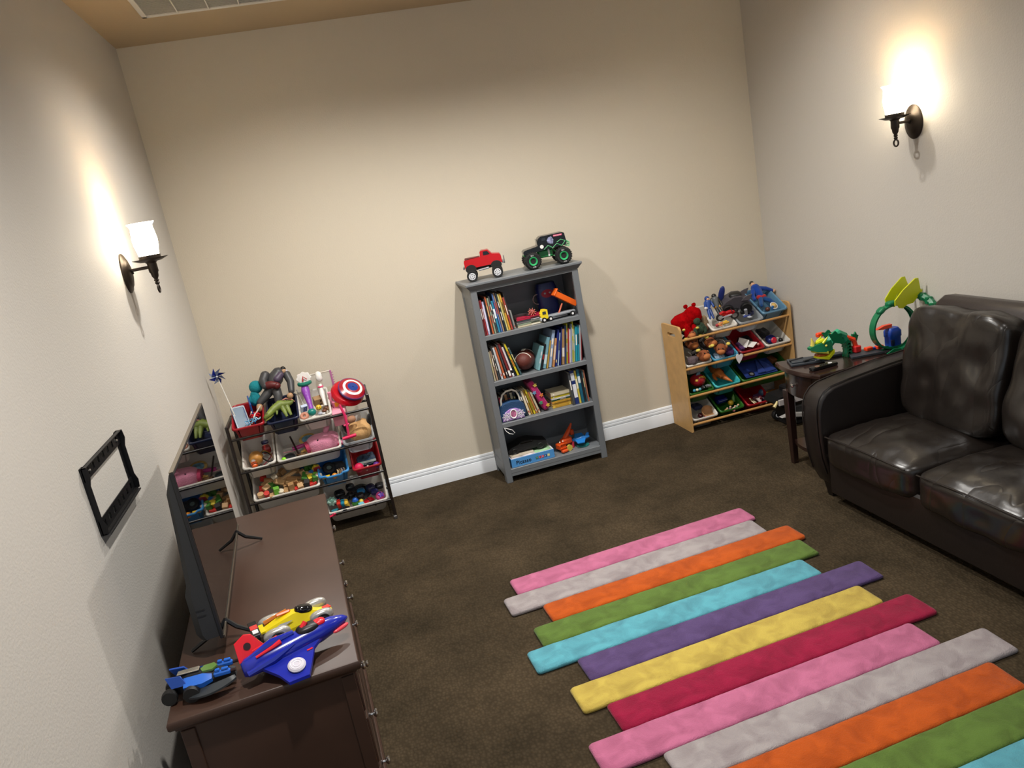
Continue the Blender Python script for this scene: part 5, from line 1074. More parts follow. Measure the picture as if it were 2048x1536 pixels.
pg = thing('plush_pig', 'pink plush pig lying on its side in the wide white bin', 'plush toy', TR((.598,-.290,.592), .12, .25, s=1.12))
pgm = mat('d98aa6', rough=1, bump=.5, bscale=220, var=.08, vscale=20, sheen=.3); pgd = mat('b03a5c', rough=1, bump=.4, bscale=220)
MB().soft((.190,.105,.105), 2.7, (16,12,12), wr=.003, seed=1, ws=12).build('body', pgm, pg, ang=80); sn = MB().cyl((-.085,-.008,-.002), (-.103,-.010,-.004), .037, .034, 20).build('snout', pgd, pg)
for dz in (-.012,.014): MB().ball((-.104,-.012,dz), (.003,.005,.006), 8).build('nostril', pl('7a1f3c'), sn)
for (x,y,z) in ((-.030,-.035,.040),(-.005,-.048,-.024)): MB().ball((x,y,z), .0055, 8).build('eye', pl('140c10'), pg)
MB().soft((.030,.045,.065), 2.2, (6,6,8), TR((.035,.02,.068), ry=.5, rx=.3)).build('ear', pgm, pg); e2 = MB().soft((.040,.040,.030), 2.2, (6,6,6), TR((.092,-.040,-.010))).build('ear', pgm, pg); MB().soft((.030,.012,.022), 2.4, (6,4,4), TR((.086,-.056,-.012))).build('ear_lining', pgd, e2)
ball('lime green ball at the front left of the wide white pig bin', '8fd82a', .015, .345, -.378, .566)
fr = thing('picture_frame', 'blue and gold rounded toy frame behind the plush pig', 'frame', TR((.505,-.20,.612), .2, TD+.4)); MB().torus((0,0,0), 1, .22, 28, 8, T=TR(s=(.048,.034,.022))).build('rim', pl('c8a860'), fr); MB().soft((.085,.055,.012), 3, (8,8,2)).build('picture', mat('6fa0b8', rough=.4, var=.6, vscale=40), fr)
brick('bright blue block behind the plush pig snout', '2f7ac8', (.035,.03,.025), .548, -.225, .600, .4, TD); one('toy_tube', 'magenta toy tube in the wide white pig bin', 'tube', MB().cyl((-.05,0,0), (.05,.01,.004), .014, .012, 14), pl('a82a78'), TR((.450,-.255,.585), .1, TD)); ball('purple end ball beside the magenta tube', '4a2a7a', .013, .505, -.245, .590)
for k, (h_, d, x, y, z, rz) in enumerate([('d8b46a',(.05,.016,.016),.475,-.300,.565,.5),('c89a4a',(.045,.014,.014),.490,-.310,.572,-.3),('5a4020',(.035,.03,.02),.462,-.325,.552,.2),('4a3018',(.03,.03,.02),.440,-.320,.552,.8),('e0c890',(.03,.02,.012),.505,-.325,.560,.1)]): brick(['golden wooden stick','honey wooden peg','dark brown wooden chunk','cocoa wooden chunk','pale wooden chip'][k]+' beside the plush pig snout', h_, d, x, y, z, rz, TD, m=mat(h_, rough=.6))
one('dark_rod', 'dark brown stick slanting in the wide white pig bin', 'stick', MB().cyl((.400,-.20,.655), (.435,-.325,.560), .006, n=8), pl('2a1a18'), None); one('toy_bucket', 'black shallow dish at the front left of the pig bin', 'dish', MB().lathe([(.020,0),(.034,.006),(.038,.020),(.034,.020),(.030,.009),(.004,.006)], 22), pl('26282a'), TR((.378,-.335,.545), 0, TD)); brick('clear crumpled packet at the left of the pig bin', 'b8b2ac', (.06,.07,.03), .372, -.27, .565, .2, TD, m=mat('c0bab4', rough=.3, alpha=.6), name='packet', cat='packet', b=.01); one('pink_straw', 'thin pink straw lying in the wide white pig bin', 'straw', MB().cyl((.345,-.29,.585), (.43,-.29,.580), .0025, n=6), pl('c87a8a'), None)
# ---- third row: wooden blocks
WB = [('b08a5e','natural'),('c39d70','pale natural'),('3f7a2c','green'),('6fae3c','light green'),('c42a22','red'),('d8bf2e','yellow'),('2a62a0','blue'),('1c1a18','black'),('d8ccb4','cream'),('a67e52','tan')]
spots = []
rr = random.Random(11)
lay = [(.150,-.355,1,'k',.0),(.190,-.375,4,'c',0),(.218,-.372,1,'b',.3),(.250,-.372,3,'b',.2),(.275,-.372,8,'c',.4),(.310,-.365,0,'b',-.5),(.345,-.370,9,'b',.1),(.375,-.372,4,'b',.2),(.400,-.372,1,'b',.1),(.440,-.365,7,'b',0),(.462,-.350,4,'l',.25),(.495,-.345,2,'b',.4),(.470,-.325,5,'b',.2),(.500,-.318,3,'c',0),(.520,-.335,8,'b',.6),(.160,-.315,4,'b',.2),(.200,-.325,1,'l',.7),(.225,-.315,2,'b',.9),(.250,-.300,2,'c',0),(.275,-.320,0,'l',-.4),(.310,-.325,9,'b',.2),(.340,-.320,0,'l',.5),(.375,-.330,9,'b',-.3),(.405,-.330,0,'b',.7),(.435,-.320,2,'l',1.4),(.455,-.295,1,'b',.1),(.480,-.290,6,'b',.3),(.510,-.285,5,'b',.5),(.180,-.280,0,'b',.4),(.215,-.275,9,'l',.1),(.250,-.265,8,'b',.3),(.295,-.275,0,'l',.2),(.335,-.280,1,'L',.18),(.370,-.290,9,'L',.15),(.350,-.255,8,'L',.2),(.385,-.245,0,'b',.4),(.425,-.260,1,'b',.2),(.455,-.250,2,'c',.3),(.490,-.250,2,'b',.7),(.515,-.250,5,'l',1.2),(.300,-.235,0,'b',.5),(.430,-.215,6,'b',.3),(.395,-.210,9,'l',.6),(.175,-.240,4,'b',.2),(.270,-.225,1,'l',.9)]
a_ = TD
for k, (x, y, c, kind, rz) in enumerate(lay):
    hx, nm = WB[c]
    zf = .312+.448*(y+.408)+.018+.030*min(1, max(0, .5+.5*math.sin(k*2.4)))+(.012 if y > -.33 else 0)
    m_ = mat(hx, rough=.55, var=.10, vscale=26)
    mb = MB()
    if kind == 'b': mb.box((0,0,0), (.030,.030,.030) if k % 3 else (.030,.030,.045), b=.0015)
    elif kind == 'l': mb.box((0,0,0), (.060,.030,.015), b=.0015)
    elif kind == 'L': mb.box((0,0,0), (.090,.022,.015), b=.0015)
    elif kind == 'k': mb.prism(circ(.017,16), .020, TR((0,0,-.01)))
    else: mb.prism(circ(.015,16), .030, TR((0,0,-.015)))
    shape = {'b':'cube block' if k % 3 else 'tall block','l':'flat brick','L':'long plank block','k':'disc block','c':'cylinder block'}[kind]
    one('toy_block', nm+' wooden '+shape+', '+('front' if y < -.34 else 'middle' if y < -.28 else 'back')+' '+('left' if x < .25 else 'centre' if x < .42 else 'right')+' of the white block bin', 'block', mb, m_, TR((x,y,zf), rz, a_+.25*math.sin(k*1.7), .35*math.sin(k*3.1), s=1.18), 'wooden blocks in the wide white bin')
rpn = one('red_panel', 'dark red flat panel at the corner of the block bin', 'panel', MB().box((0,0,0), (.045,.006,.07), b=.002), pl('8f1a1e'), TR((.516,-.30,.420), .3, .6))  # a flat red panel standing among the blocks
# blue bin
wl = thing('toy_wheel', 'black toy wheel with chrome hub in the blue bin', 'toy', TR((.592,-.258,.402), .2, .7)); MB().torus((0,0,0), .030, .014, 26, 10).build('tyre', pl('121214',.6), wl); MB().lathe([(.003,.004),(.016,.006),(.018,-.004)], 18).build('hub', mat('8a9a90', .25, .7), wl)  # a loose toy wheel: tyre round a chrome hub
brick('yellow slotted brick at the front of the blue bin', 'd8b428', (.050,.016,.014), .566, -.375, .385, .1, TD); ball('orange ball at the front of the blue bin', 'd8882a', .019, .620, -.365, .375); ball('dark blue ball at the right of the blue bin', '1c2f96', .020, .672, -.320, .380)
for k, (x, rz) in enumerate(((.642,.2),(.655,.5),(.668,.1),(.684,.9))): one('toy_finger', ['cream curved toy prong','tan curved toy prong','pale curved toy prong','beige hooked toy prong'][k]+' in the blue bin', 'toy part', MB().tube([(0,0,0),(.004,.004,.018),(.0,.012,.030)], [.005,.006,.003], 8), pl(['d8c498','b08a5a','e0d0b0','c8b088'][k]), TR((x,-.345+.004*k,.375), rz, .3))
one('black_pouch', 'black pouch filling the back of the blue bin', 'pouch', MB().soft((.13,.10,.05), 2.8, (10,8,6), wr=.006, seed=5, ws=20), cloth('121216'), TR((.630,-.235,.385), 0, TD))
ball('hot pink rubber ball in the right red bin', 'd81050', .031, .780, -.355, .385, m=pl('cf0f4a',.55), n=24); ball('purple rubber ball in the right red bin', '6a2f9a', .022, .892, -.352, .372)
for k, (h_, r, x) in enumerate([('c8c4bc',.014,.826),('b8a890',.012,.846),('9a9a9c',.013,.858),('d8d4cc',.010,.836)]): ball(['chrome','brassy','steel','pearl'][k]+' toy bell between the pink and purple balls', h_, r, x, -.358+.010*(k % 2), .366+.010*(k == 3), name='toy_bell', cat='bell', m=mat(h_, .2, .8))
one('zip_bag', 'clear zip bag of dark blue and green bits in the right red bin', 'bag', MB().soft((.125,.12,.035), 3, (12,10,4), wr=.008, seed=7, ws=18), mat('24364a', rough=.2, var=.8, vscale=50), TR((.838,-.265,.398), 0, TD)); one('bag_zip', 'pale plastic zip strip lying on the bag in the right red bin', 'strip', MB().box((0,0,0), (.12,.018,.003), b=.001), mat('9aa4a0', rough=.2, alpha=.8), TR((.838,-.312,.397), .03, TD+.3))
# ---- bottom row wide bin
mg = thing('toy_gear', 'mint green flower-shaped gear toy at the left of the bottom bin', 'toy gear', TR((.560,-.318,.196), .3, .7)); MB().prism(star(8,.036,.026), .016, T=TR((0,0,-.008)), top=.9).build('gear', pl('8fb8a8'), mg); MB().lathe([(.014,.006),(.015,.014),(.008,.020),(.003,.018)], 16).build('hub', pl('6fa090'), mg)
for k, (h_, x) in enumerate((('d03424',.602),('1a7fa0',.626),('e0b640',.649))): brick(['red','teal','yellow'][k]+' rounded segment of three lined-up bricks in the bottom bin', h_, (.026,.045,.055), x, -.335-.001*k, .170-.005*k, -.15, TD, -.12, b=.007)
gf = thing('toy_figure', 'green toy figure with blue cap in the bottom bin', 'toy figure', TR((.703,-.335,.148), .1, .2)); MB().soft((.045,.035,.040), 2.4, (8,8,6)).build('body', pl('3f8a34'), gf); MB().ball((.002,.0,.026), (.018,.018,.016), 12).build('head', pl('2464c0'), gf); MB().torus((.002,0,.022), .018, .004, 16, 6).build('brim', pl('1c50a8'), gf)
brick('pale blue striped block in the bottom bin', '6fb4c8', (.038,.028,.026), .738, -.355, .136, .4, TD, b=.004); ball('pale yellow ball half under the striped block', 'd8d88a', .016, .762, -.365, .124); ball('soft yellow ball behind the pale blue block', 'e0cc50', .015, .742, -.335, .152)
minicar('red toy car with white lights in the bottom bin', 'a3121c', .080, .785, -.325, .128, .6, TD); minicar('white and red toy racer in the bottom bin', 'd8d0cc', .065, .812, -.358, .116, -.3, TD); minicar('black toy car at the front of the bottom bin', '141418', .085, .622, -.372, .128, .15, TD); minicar('pink red toy car at the front left of the bottom bin', 'c8284a', .060, .552, -.388, .124, .4, TD)
pb2 = thing('toy_ball', 'pink ball with purple star patch at the right of the bottom bin', 'ball', TR((.868,-.325,.148))); MB().ball((0,0,0), .030, 20).build('ball', pl('d0508a'), pb2); MB().prism(star(5,.024,.014), .006, TR((.008,-.022,.016), .3, .9), top=.8).build('patch', pl('5a2a9a'), pb2)
ds = thing('toy_saucer', 'dark disc with blue centre at the back of the bottom bin', 'disc', TR((.757,-.235,.178), .2, TD+.2)); MB().lathe([(.062,0),(.064,.003),(.045,.010),(.044,.006)], 30).build('rim', pl('24282c',.25), ds); MB().soft((.055,.045,.022), 3, (6,6,4), TR((-.004,0,.010))).build('centre', pl('1f6a9a'), ds)
brick('teal slab at the left of the bottom bin', '1f6f7a', (.045,.030,.014), .568, -.360, .140, .3, TD, b=.003); brick('grey green block by the teal slab', '6a8a7c', (.026,.022,.016), .560, -.376, .132, .1, TD, b=.003); brick('tan stick behind the black car in the bottom bin', 'b89a68', (.008,.045,.008), .650, -.372, .135, .6, TD, b=.002)
for k, (h_, d, x, y, rz) in enumerate([('15161a',(.07,.06,.04),.615,-.235,.3),('101114',(.06,.05,.05),.685,-.26,.8),('14193a',(.06,.06,.045),.820,-.255,.4),('1c2058',(.05,.04,.04),.840,-.285,-.3),('1a1d22',(.06,.05,.045),.690,-.205,.2),('23204a',(.05,.05,.035),.585,-.28,.5),('16171b',(.06,.05,.04),.640,-.295,.6),('1a1a1e',(.06,.05,.035),.880,-.24,.2),('121316',(.05,.05,.04),.745,-.30,.1)]):
    one('toy_part', ['black chunky','jet black angular','navy rounded','indigo small','charcoal','violet navy','soot black flat','dark slate','ink black'][k]+' toy machine piece in the bottom bin', 'toy part', MB().soft(d, 3.2, (6,6,4)).box((d[0]*.2,-d[1]*.2,d[2]*.45), (d[0]*.4,d[1]*.3,d[2]*.3), b=.003).cyl((-d[0]*.3,0,d[2]*.2), (-d[0]*.3,0,d[2]*.65), d[0]*.14, n=10), pl(h_,.4), TR((x,y,.052+.448*(y+.408)+.075-.012*(k % 2)), rz, TD))
# ================================================================== dragon track toy and remote on the end table
TZ = .6512
grn1 = mat('0f7048', rough=.35); grn2 = mat('2f9a72', rough=.35); yel = mat('c9cf1c', rough=.35); org_ = mat('e8431c', rough=.35); blu_ = mat('173f9e', rough=.35); trk = mat('33383e', rough=.5); trk2 = mat('1b1c1f', rough=.5)
dg = thing('dragon_track', 'green and yellow dragon race track toy with loop on the end table', 'toy track', TR((3.60,-1.40,TZ)))
o_ = Vector((3.60,-1.40,TZ))
def rel(*pts): return [Vector(p)-o_ for p in pts]
def slab(pts, z0, z1, name, m, T=None): return MB().prism([(x-o_.x, y-o_.y) for x, y in pts], z1-z0, TR((0,0,z0)), top=1).build(name, m, dg, bev=.002)
slab([(3.318,-1.362),(3.482,-1.418),(3.520,-1.300),(3.372,-1.232)], .0, .012, 'ramp_plate', trk)
slab([(3.335,-1.345),(3.47,-1.392),(3.488,-1.330),(3.375,-1.262)], .012, .020, 'ramp_tray', trk)
for a in ((3.390,-1.305),(3.44,-1.37)): MB().box((a[0]-o_.x, a[1]-o_.y, .020), (.09,.014,.010), TR(rz=0), b=.002).build('rail', trk2, dg)
slab([(3.45,-1.40),(3.50,-1.42),(3.52,-1.385),(3.47,-1.365)], .0, .016, 'gate_pad', mat('4a525a', .5))
slab([(3.52,-1.37),(3.66,-1.39),(3.66,-1.34),(3.52,-1.315)], .0, .014, 'track', trk)
slab([(3.62,-1.50),(3.84,-1.548),(3.86,-1.445),(3.66,-1.41)], .0, .014, 'launch_plate', trk)
slab([(3.80,-1.555),(3.97,-1.585),(3.975,-1.47),(3.82,-1.445)], .0, .012, 'loop_base', trk2)
# dragon head
hd = MB().loft([[(x-o_.x, y-o_.y, z-TZ) for x, y, z in L] for L in (
    [(3.405,-1.405,.742),(3.405,-1.435,.742),(3.402,-1.435,.756),(3.402,-1.405,.756)],
    [(3.440,-1.395,.728),(3.440,-1.448,.728),(3.440,-1.440,.768),(3.440,-1.402,.768)],
    [(3.490,-1.382,.720),(3.490,-1.460,.720),(3.490,-1.448,.772),(3.490,-1.394,.772)],
    [(3.535,-1.385,.722),(3.535,-1.455,.722),(3.538,-1.440,.778),(3.538,-1.400,.778)])]).build('head', grn1, dg, ang=30)
MB().loft([[(x-o_.x, y-o_.y, z-TZ) for x, y, z in L] for L in ([(3.435,-1.41,.690),(3.435,-1.44,.690),(3.432,-1.44,.698),(3.432,-1.41,.698)], [(3.50,-1.385,.672),(3.50,-1.462,.672),(3.50,-1.462,.690),(3.50,-1.385,.690)], [(3.545,-1.39,.700),(3.545,-1.455,.700),(3.545,-1.455,.722),(3.545,-1.39,.722)])]).build('jaw', yel, dg, ang=30)
MB().box(Vector((3.482,-1.42,.700))-o_, (.07,.05,.018), b=.006).build('tongue', pl('9a4a20'), dg)
MB().loft([[(x-o_.x, y-o_.y, z-TZ) for x, y, z in L] for L in ([(3.425,-1.405,.724),(3.425,-1.438,.724),(3.425,-1.438,.736),(3.425,-1.405,.736)], [(3.50,-1.380,.708),(3.50,-1.462,.708),(3.50,-1.462,.722),(3.50,-1.380,.722)])]).build('upper_teeth', mat('c8c84a', .4), dg)
for s_, yy in ((-1,-1.450),(1,-1.390)):
    MB().tube(rel((3.475,yy,.772),(3.500,yy+s_*-.004,.790),(3.512,yy,.806)), [.007,.006,.001], 8).build('horn', yel, dg); MB().ball(Vector((3.492,-1.42+s_*.036*-1,.756))-o_, .007, 10).build('eye', pl('e0d060'), dg)
MB().tube(rel((3.428,-1.42,.762),(3.430,-1.42,.785),(3.424,-1.42,.808)), [.013,.010,.003], 8).build('nose_horn', mat('d8c85a', .4), dg); MB().tube(rel((3.45,-1.42,.772),(3.50,-1.42,.782)), [.010,.014], 8).build('brow_ridge', yel, dg)
# neck arch and frill
MB().tube(rel((3.530,-1.42,.745),(3.560,-1.42,.780),(3.600,-1.415,.800),(3.640,-1.41,.775),(3.662,-1.41,.725),(3.662,-1.41,.662)), [.024,.028,.026,.025,.024,.022], 8).build('neck', grn2, dg, ang=20)
mb = MB()
for s_ in (-1,1):
    pts = [(0,0)]+[(.062*math.cos(t)*(1+.10*math.cos(9*t)), .062*math.sin(t)*(1+.10*math.cos(9*t))) for t in (-.3+2.4*k/24 for k in range(25))]
    mb.prism(pts, .006, TR(Vector((3.545,-1.42+s_*.030,.760))-o_, rx=PI/2, ry=0))
mb.build('frill', grn1, dg)
mb = MB()
for k in range(5): mb.prism([(-.016,0),(.016,0),(.010,.020),(0,.030),(-.010,.020)], .050, TR(Vector((3.655+.006*math.sin(k),-1.385,.650+.018*k))-o_, rx=PI/2))
mb.build('leg_scales', grn1, dg)
MB().prism([(-.03,0),(.018,-.01),(.032,.025),(.022,.030),(.016,.048),(.006,.034),(-.008,.040),(-.012,.020)], .012, TR(Vector((3.700,-1.41,.735))-o_, rx=PI/2)).build('shoulder_fin', grn1, dg)
MB().box(Vector((3.510,-1.38,.806))-o_, (.050,.026,.026), b=.006).build('orange_handle', org_, dg); MB().cyl(*rel((3.53,-1.38,.804),(3.60,-1.40,.795)), .008, n=8).build('handle_arm', org_, dg)
MB().tube(rel((3.640,-1.42,.775),(3.690,-1.43,.745),(3.702,-1.43,.700)), [.012,.015,.014], 6).build('launch_arm', org_, dg, ang=20); MB().box(Vector((3.702,-1.435,.686))-o_, (.042,.040,.040), b=.005).build('launch_box', mat('d02a2c', .35), dg)
for x, y in ((3.755,-1.47),(3.815,-1.485)): MB().box(Vector((x,y,.680))-o_, (.045,.030,.020), TR(), b=.004).build('kicker', org_, dg)
MB().box(Vector((3.795,-1.475,.676))-o_, (.040,.020,.014), b=.003).build('blue_clip', blu_, dg)
# loop
lc = Vector((3.868,-1.545,.797))-o_; R0 = .131
lps = []
n_ = 44
for k in range(n_+1):
    t = -PI/2+.10+2*PI*.99*k/n_; yo = .030*(k/n_-.5)*2
    c, s_ = math.cos(t), math.sin(t); q = []
    for rr_, yy in ((R0,-.021),(R0,.021),(R0-.010,.021),(R0-.010,.017),(R0-.004,.017),(R0-.004,-.017),(R0-.010,-.017),(R0-.010,-.021)): q.append(lc+Vector((rr_*c, yy+yo, rr_*s_)))
    lps.append(q)
MB().loft(lps).build('loop', grn1, dg, ang=30)
mb = MB()
for s_ in (-1,1): mb.prism([(-.10,0),(.13,0),(.12,.030),(.06,.016),(.0,.012),(-.05,.020)], .008, TR(lc+Vector((.02,.03*s_,-.138)), rx=PI/2))
mb.build('loop_cradle', grn1, dg)
MB().loft([rrect(.075,.060,.012,z,3) for z in (0,.05)]+[rrect(.082,.066,.014,z,3) for z in (.055,.085)]+[rrect(.060,.05,.018,.105,3)], TR(Vector((3.905,-1.490,.672))-o_)).build('tower', blu_, dg, ang=40)
MB().box(Vector((3.880,-1.515,.695))-o_, (.020,.020,.035), b=.002).build('tower_door', pl('101a40'), dg)
MB().prism([(-.075,.004),(-.03,-.008),(.025,-.012),(.030,.006),(-.02,.012)], .024, TR(Vector((3.868,-1.478,.790))-o_, ry=-.12, rx=PI/2)).build('flap', org_, dg)
# wings, crest and tail
wg = [(0,0),(.022,-.006),(.050,.010),(.090,.012),(.150,.070),(.135,.085),(.118,.150),(.098,.152),(.020,.100),(-.030,.050),(-.028,.020),(-.012,.022)]
for s_, yy in ((-1,-1.578),(1,-1.512)):
    w = MB().prism(wg, .007, TR(Vector((3.883,yy,.905))-o_, rx=PI/2-.12*s_)).build('wing', yel, dg)
    for e_ in ((.118,.150),(.150,.075),(-.028,.045),(.06,.125)): MB().tube([Vector((.03,.03,.004)), Vector((e_[0],e_[1],.004))], [.004,.003], 6, TR(Vector((3.883,yy,.905))-o_, rx=PI/2-.12*s_)).build('wing_rib', yel, w)
MB().soft((.075,.05,.030), 3, (6,6,4), TR(lc+Vector((.0,0,.135)))).build('wing_mount', grn1, dg); MB().soft((.05,.045,.030), 3, (6,6,4), TR(lc+Vector((-.075,0,.108)), ry=-.6)).build('loop_scale', grn1, dg)
tp_ = rel((3.985,-1.555,.960),(4.020,-1.580,.950),(4.030,-1.620,.935),(4.025,-1.665,.915),(4.015,-1.700,.880),(4.010,-1.715,.840))
MB().tube(tp_, [.022,.022,.021,.020,.018,.016], 6).build('tail', grn1, dg, ang=20)
mb = MB()
for k in range(5): mb.box((tp_[k]+tp_[k+1])/2, (.040,.024,.040), TR(), b=.004)
mb.build('tail_scales', grn1, dg); MB().prism([(-.02,0),(.024,.0),(.022,.035),(.010,.020),(.002,.045),(-.010,.018)], .012, TR(Vector((4.000,-1.56,.975))-o_, rx=PI/2)).build('tail_crest', grn1, dg)
rm = thing('remote_control', 'slim black remote control lying on the end table before the dragon', 'remote', TR((3.425,-1.510,TZ+.001), .03))
MB().loft([rrect(.165,.042,.010,0,3), rrect(.172,.046,.012,.006,3), rrect(.168,.042,.012,.016,3)]).build('body', pl('121213',.3), rm); MB().prism(circ(.013,16,ry=.011), .002, TR((.045,0,.016))).build('round_pad', pl('d4d4d4'), rm); MB().torus((-.040,0,.0165), .012, .002, 18, 6).build('dial', pl('8a6a58'), rm)
[MB().box((x,y,.017), (.008,.006,.002)).build('button', pl('3c3c40'), rm) for x in (-.012,.004,.018) for y in (-.010,.008)]

# ================================================================== toys on the dresser
DZ = .661
jt = thing('toy_jet', 'big blue toy jet with red fin and open red cockpit on the dresser', 'toy plane', TR((.505,-2.958,DZ), .325))
jb = mat('14249a', rough=.22, coat=.3); jr = mat('d8202e', rough=.25)
def sec(x, w, h, zc, n=14): return [(x, w*math.cos(2*PI*k/n)*(1 if math.sin(2*PI*k/n) > -.3 else .85), zc+h*math.sin(2*PI*k/n)) for k in range(n)]
MB().loft([sec(-.168,.024,.020,.050), sec(-.155,.034,.028,.052), sec(-.10,.040,.034,.056), sec(-.04,.040,.036,.058), sec(.02,.038,.036,.060), sec(.075,.036,.034,.062), sec(.125,.028,.026,.066), sec(.160,.014,.014,.068), sec(.172,.004,.004,.068)]).build('fuselage', jb, jt, ang=60)
for s_ in (-1,1):
    wv = [(.075,s_*.030,.052),(-.125,s_*.030,.045),(-.085,s_*.085,.022),(-.070,s_*.125,.010),(-.010,s_*.130,.008),(.012,s_*.095,.020),(.040,s_*.050,.040)]
    MB().add(wv+[(x,y,z+.010) for x,y,z in wv], [tuple(range(7)), tuple(range(13,6,-1))]+[(i,(i+1) % 7,7+(i+1) % 7,7+i) for i in range(7)]).build('wing', jb, jt)
    MB().tube([(-.16,s_*.030,.048),(-.08,s_*.034,.062),(-.01,s_*.030,.078)], [.010,.014,.006], 8).build('engine_rib', jb, jt)
    MB().tube([(-.125,s_*.022,.084),(-.07,s_*.020,.092),(-.045,s_*.016,.096)], [.004,.006,.008], 8).build('red_strip', jr, jt)
MB().tube([(-.155,0,.075),(-.07,0,.096),(.0,0,.098)], [.006,.014,.008], 8).build('spine', jb, jt)
fn = MB().add([(-.168,.030,.060),(-.075,.034,.066),(-.110,.062,.118),(-.130,.066,.124),(-.165,.058,.110),(-.168,.036,.060),(-.075,.040,.066),(-.110,.068,.118),(-.130,.072,.124),(-.165,.064,.110)], [(0,1,2,3,4),(9,8,7,6,5),(0,5,6,1),(1,6,7,2),(2,7,8,3),(3,8,9,4),(4,9,5,0)]).build('tail_fin', jr, jt)
MB().prism(circ(.011,16), .003, TR((-.132,.0485,.094), 0, 1.15)).build('round_mark', pl('2a0a10'), fn)
ck = MB().soft((.075,.050,.030), 2.6, (10,8,6), TR((.045,0,.090))).build('cockpit_well', pl('140c12',.4), jt); MB().soft((.042,.034,.020), 2.6, (8,6,4), TR((.082,0,.094))).build('cockpit_hood', jr, jt); MB().tube([(.030,0,.098),(.045,.004,.112)], [.010,.008], 8).build('seat', jr, jt)
MB().soft((.060,.018,.014), 2.4, (8,4,4), TR((.140,-.018,.052), rz=.3)).build('nose_stripe', mat('e84a58', .3), jt)
kn = MB().lathe([(.026,0),(.027,.005),(.022,.009),(.003,.009)], 26, TR((-.030,-.085,.036), 0, .35)).build('white_disc', mat('c4c0cc', rough=.3), jt)
for r in (.018,.010): MB().torus((0,0,.009), r, .0015, 22, 5, T=TR((-.030,-.085,.036), 0, .35)).build('disc_ring', mat('e0dce4', rough=.3), kn)
MB().box((.025,-.050,.050), (.018,.012,.002), TR(), b=.0005).build('red_mark', jr, jt)
rc = thing('toy_race_car', 'yellow and silver toy race car behind the blue jet on the dresser', 'toy car', TR((.497,-2.758,DZ), .245))
ry_ = mat('d8c414', rough=.25, coat=.3); rs = mat('b8b6b0', rough=.25, metal=.5); 
MB().loft([[(x,y*w,z) for y,z in ((-1,.016),(-1,.030),(-.5,h),(.5,h),(1,.030),(1,.016))] for x,w,h in ((-.105,.030,.046),(-.06,.040,.058),(-.01,.038,.068),(.035,.032,.062),(.075,.026,.042),(.118,.016,.030))]).build('body', ry_, rc, ang=25)
for x, y, rr_ in ((-.075,-.052,.036),(-.075,.052,.036),(.075,-.046,.032),(.075,.046,.032)):
    f = MB().soft((rr_*2.5,.034,rr_*1.35), 2.5, (10,6,6), TR((x,y,.036))).build('fender', rs, rc); w = MB().lathe([(.008,-.012),(rr_*.72,-.013),(rr_*.76,0),(rr_*.72,.013),(.008,.012)], 22, TR((x,y*1.16,.026), rx=PI/2)).build('wheel', pl('121213',.5), rc); MB().torus((x,y*1.16-.013*(1 if y < 0 else -1),.026), rr_*.45, .003, 18, 6, ax='y').build('rim', mat('3a3a40', .3, .6), w)
MB().soft((.060,.044,.026), 2.6, (8,8,4), TR((.030,0,.062), ry=.22)).build('canopy', pl('0f0f12',.1), rc); MB().box((-.035,.012,.069), (.050,.012,.010), TR(), b=.004).build('roof_scoop', pl('e0641c'), rc); MB().tube([(-.10,.03,.050),(-.02,.030,.066)], [.008,.006], 6).build('side_stripe', pl('b86a24'), rc); MB().prism([(-.05,0),(.0,0),(.03,.010),(-.01,.012)], .003, TR((-.045,-.037,.046), rx=1.1)).build('silver_panel', rs, rc)
MB().prism([(.085,-.012),(.118,-.010),(.112,.012),(.080,.010)], .003, TR((0,0,.035))).build('nose_print', pl('d83a34'), rc)
MB().prism([(-.135,-.030),(-.105,-.028),(-.105,.028),(-.135,.030)], .006, TR((0,0,.046))).build('tail_flap', ry_, rc)
wg_ = MB().box((-.135,.0,.060), (.028,.105,.005), b=.001).build('rear_wing', pl('141416'), rc); MB().box((-.135,.006,.0630), (.024,.030,.001)).build('red_print', pl('c83a38'), wg_); MB().box((-.135,-.026,.0630), (.018,.026,.001)).build('white_print', pl('d8d8d8'), wg_)
for s_ in (-1,1): MB().box((-.130,s_*.030,.045), (.010,.006,.030)).build('wing_strut', pl('202022'), rc)
bc_ = thing('toy_speeder', 'blue toy vehicle with black wheels and curved grey blade on the dresser', 'toy car', TR((.225,-2.962,DZ), -.05))
bb_ = mat('1f62c4', rough=.35)
MB().loft([[(x,y*w,z) for y,z in ((-1,.022),(-1,.044),(-.45,h),(.45,h),(1,.044),(1,.022))] for x,w,h in ((-.085,.020,.058),(-.04,.032,.068),(.02,.032,.066),(.065,.022,.052),(.092,.010,.040))]).build('hull', pl('17181c',.35), bc_, ang=25)
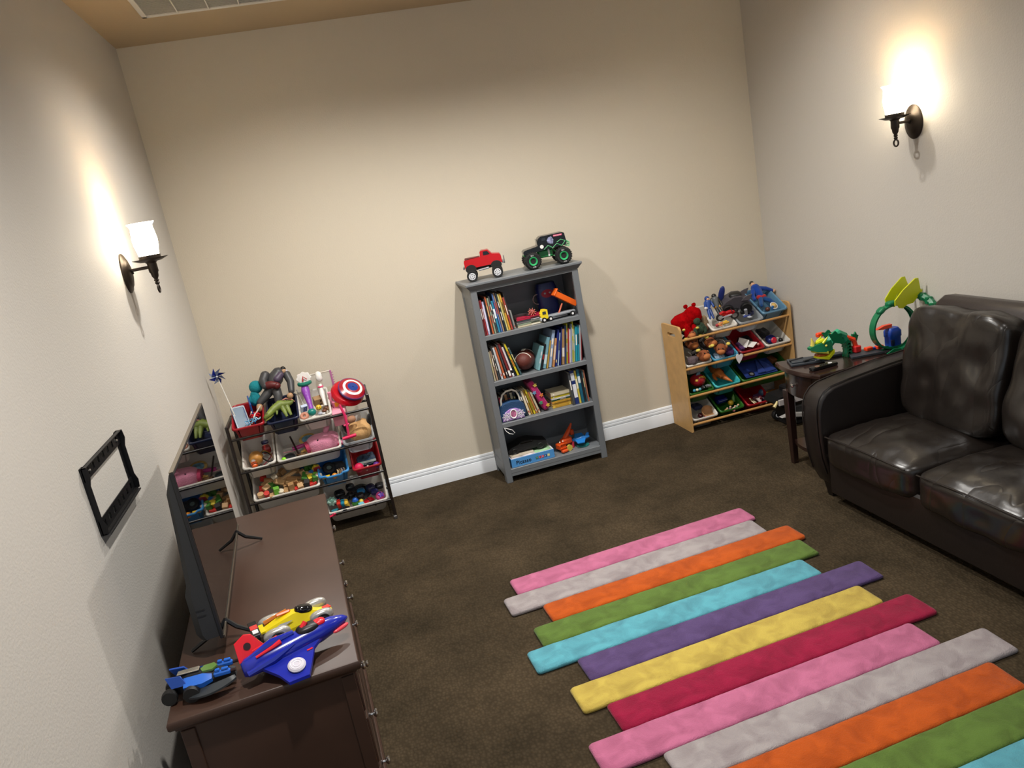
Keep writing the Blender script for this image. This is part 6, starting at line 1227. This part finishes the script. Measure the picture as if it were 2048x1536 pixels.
for s_ in (-1,1):
    MB().loft([[(x,s_*y,z) for y,z in ((.020,.040),(.046,.034),(.050,.050),(.022,.066))] for x in (-.050,.005)]+[[(x,s_*y,z) for y,z in ((.020,.040),(.034,.038),(.036,.050),(.022,.058))] for x in (.030,)]).build('side_pod', bb_, bc_)
    MB().prism([(0,0),(.045,.0),(.030,.030),(-.012,.034)], .006, TR((-.085,s_*.034,.050), rx=PI/2+.25*s_)).build('rear_fin', mat('1d4aa4', .35), bc_)
    m_ = MB().box((.060,s_*.024,.052), (.050,.016,.016), b=.004); m_.box((.070,s_*.024,.064), (.020,.010,.008), b=.002); m_.box((.048,s_*.024,.064), (.014,.010,.010), b=.002); m_.build('front_gun', bb_, bc_); MB().cyl((.082,s_*.024,.052), (.100,s_*.024,.052), .005, n=8).build('gun_tip', pl('2a1414'), bc_)
MB().box((-.040,.004,.071), (.065,.022,.006), TR(), b=.002).build('chrome_panel', mat('c8c4b8', .15, .9), bc_); MB().prism([(-.018,-.016),(.012,-.018),(.024,0),(.012,.018),(-.018,.016),(-.026,0)], .006, TR((.022,0,.064))).build('green_window', mat('5a7a3c', .25), bc_)
for x, y, r in ((-.098,.020,.024),(-.098,-.034,.024),(-.030,-.050,.026),(.03,.045,.020)): MB().lathe([(.006,-.012),(r*.9,-.012),(r,0),(r*.9,.012),(.006,.012)], 20, TR((x,y,r), rx=PI/2)).build('wheel', pl('101011',.6), bc_)
lp_ = []
for k in range(17):
    t = k/16; a = -2.45+1.75*t; cx_, cy_ = .020+.105*math.cos(a), .020+.105*math.sin(a)*.95; wd = .004+.030*math.sin(PI*t)**.8; d = Vector((math.cos(a), math.sin(a), 0)); p = Vector((cx_, cy_, .012+.020*t))
    lp_.append([p, p-d*wd+Vector((0,0,.010)), p-d*wd+Vector((0,0,.014)), p+Vector((0,0,.006))])
MB().loft(lp_).build('curved_blade', mat('32363a', rough=.3), bc_, ang=40); MB().box((.005,-.045,.020), (.05,.03,.012), b=.003).build('blade_mount', pl('141416'), bc_)
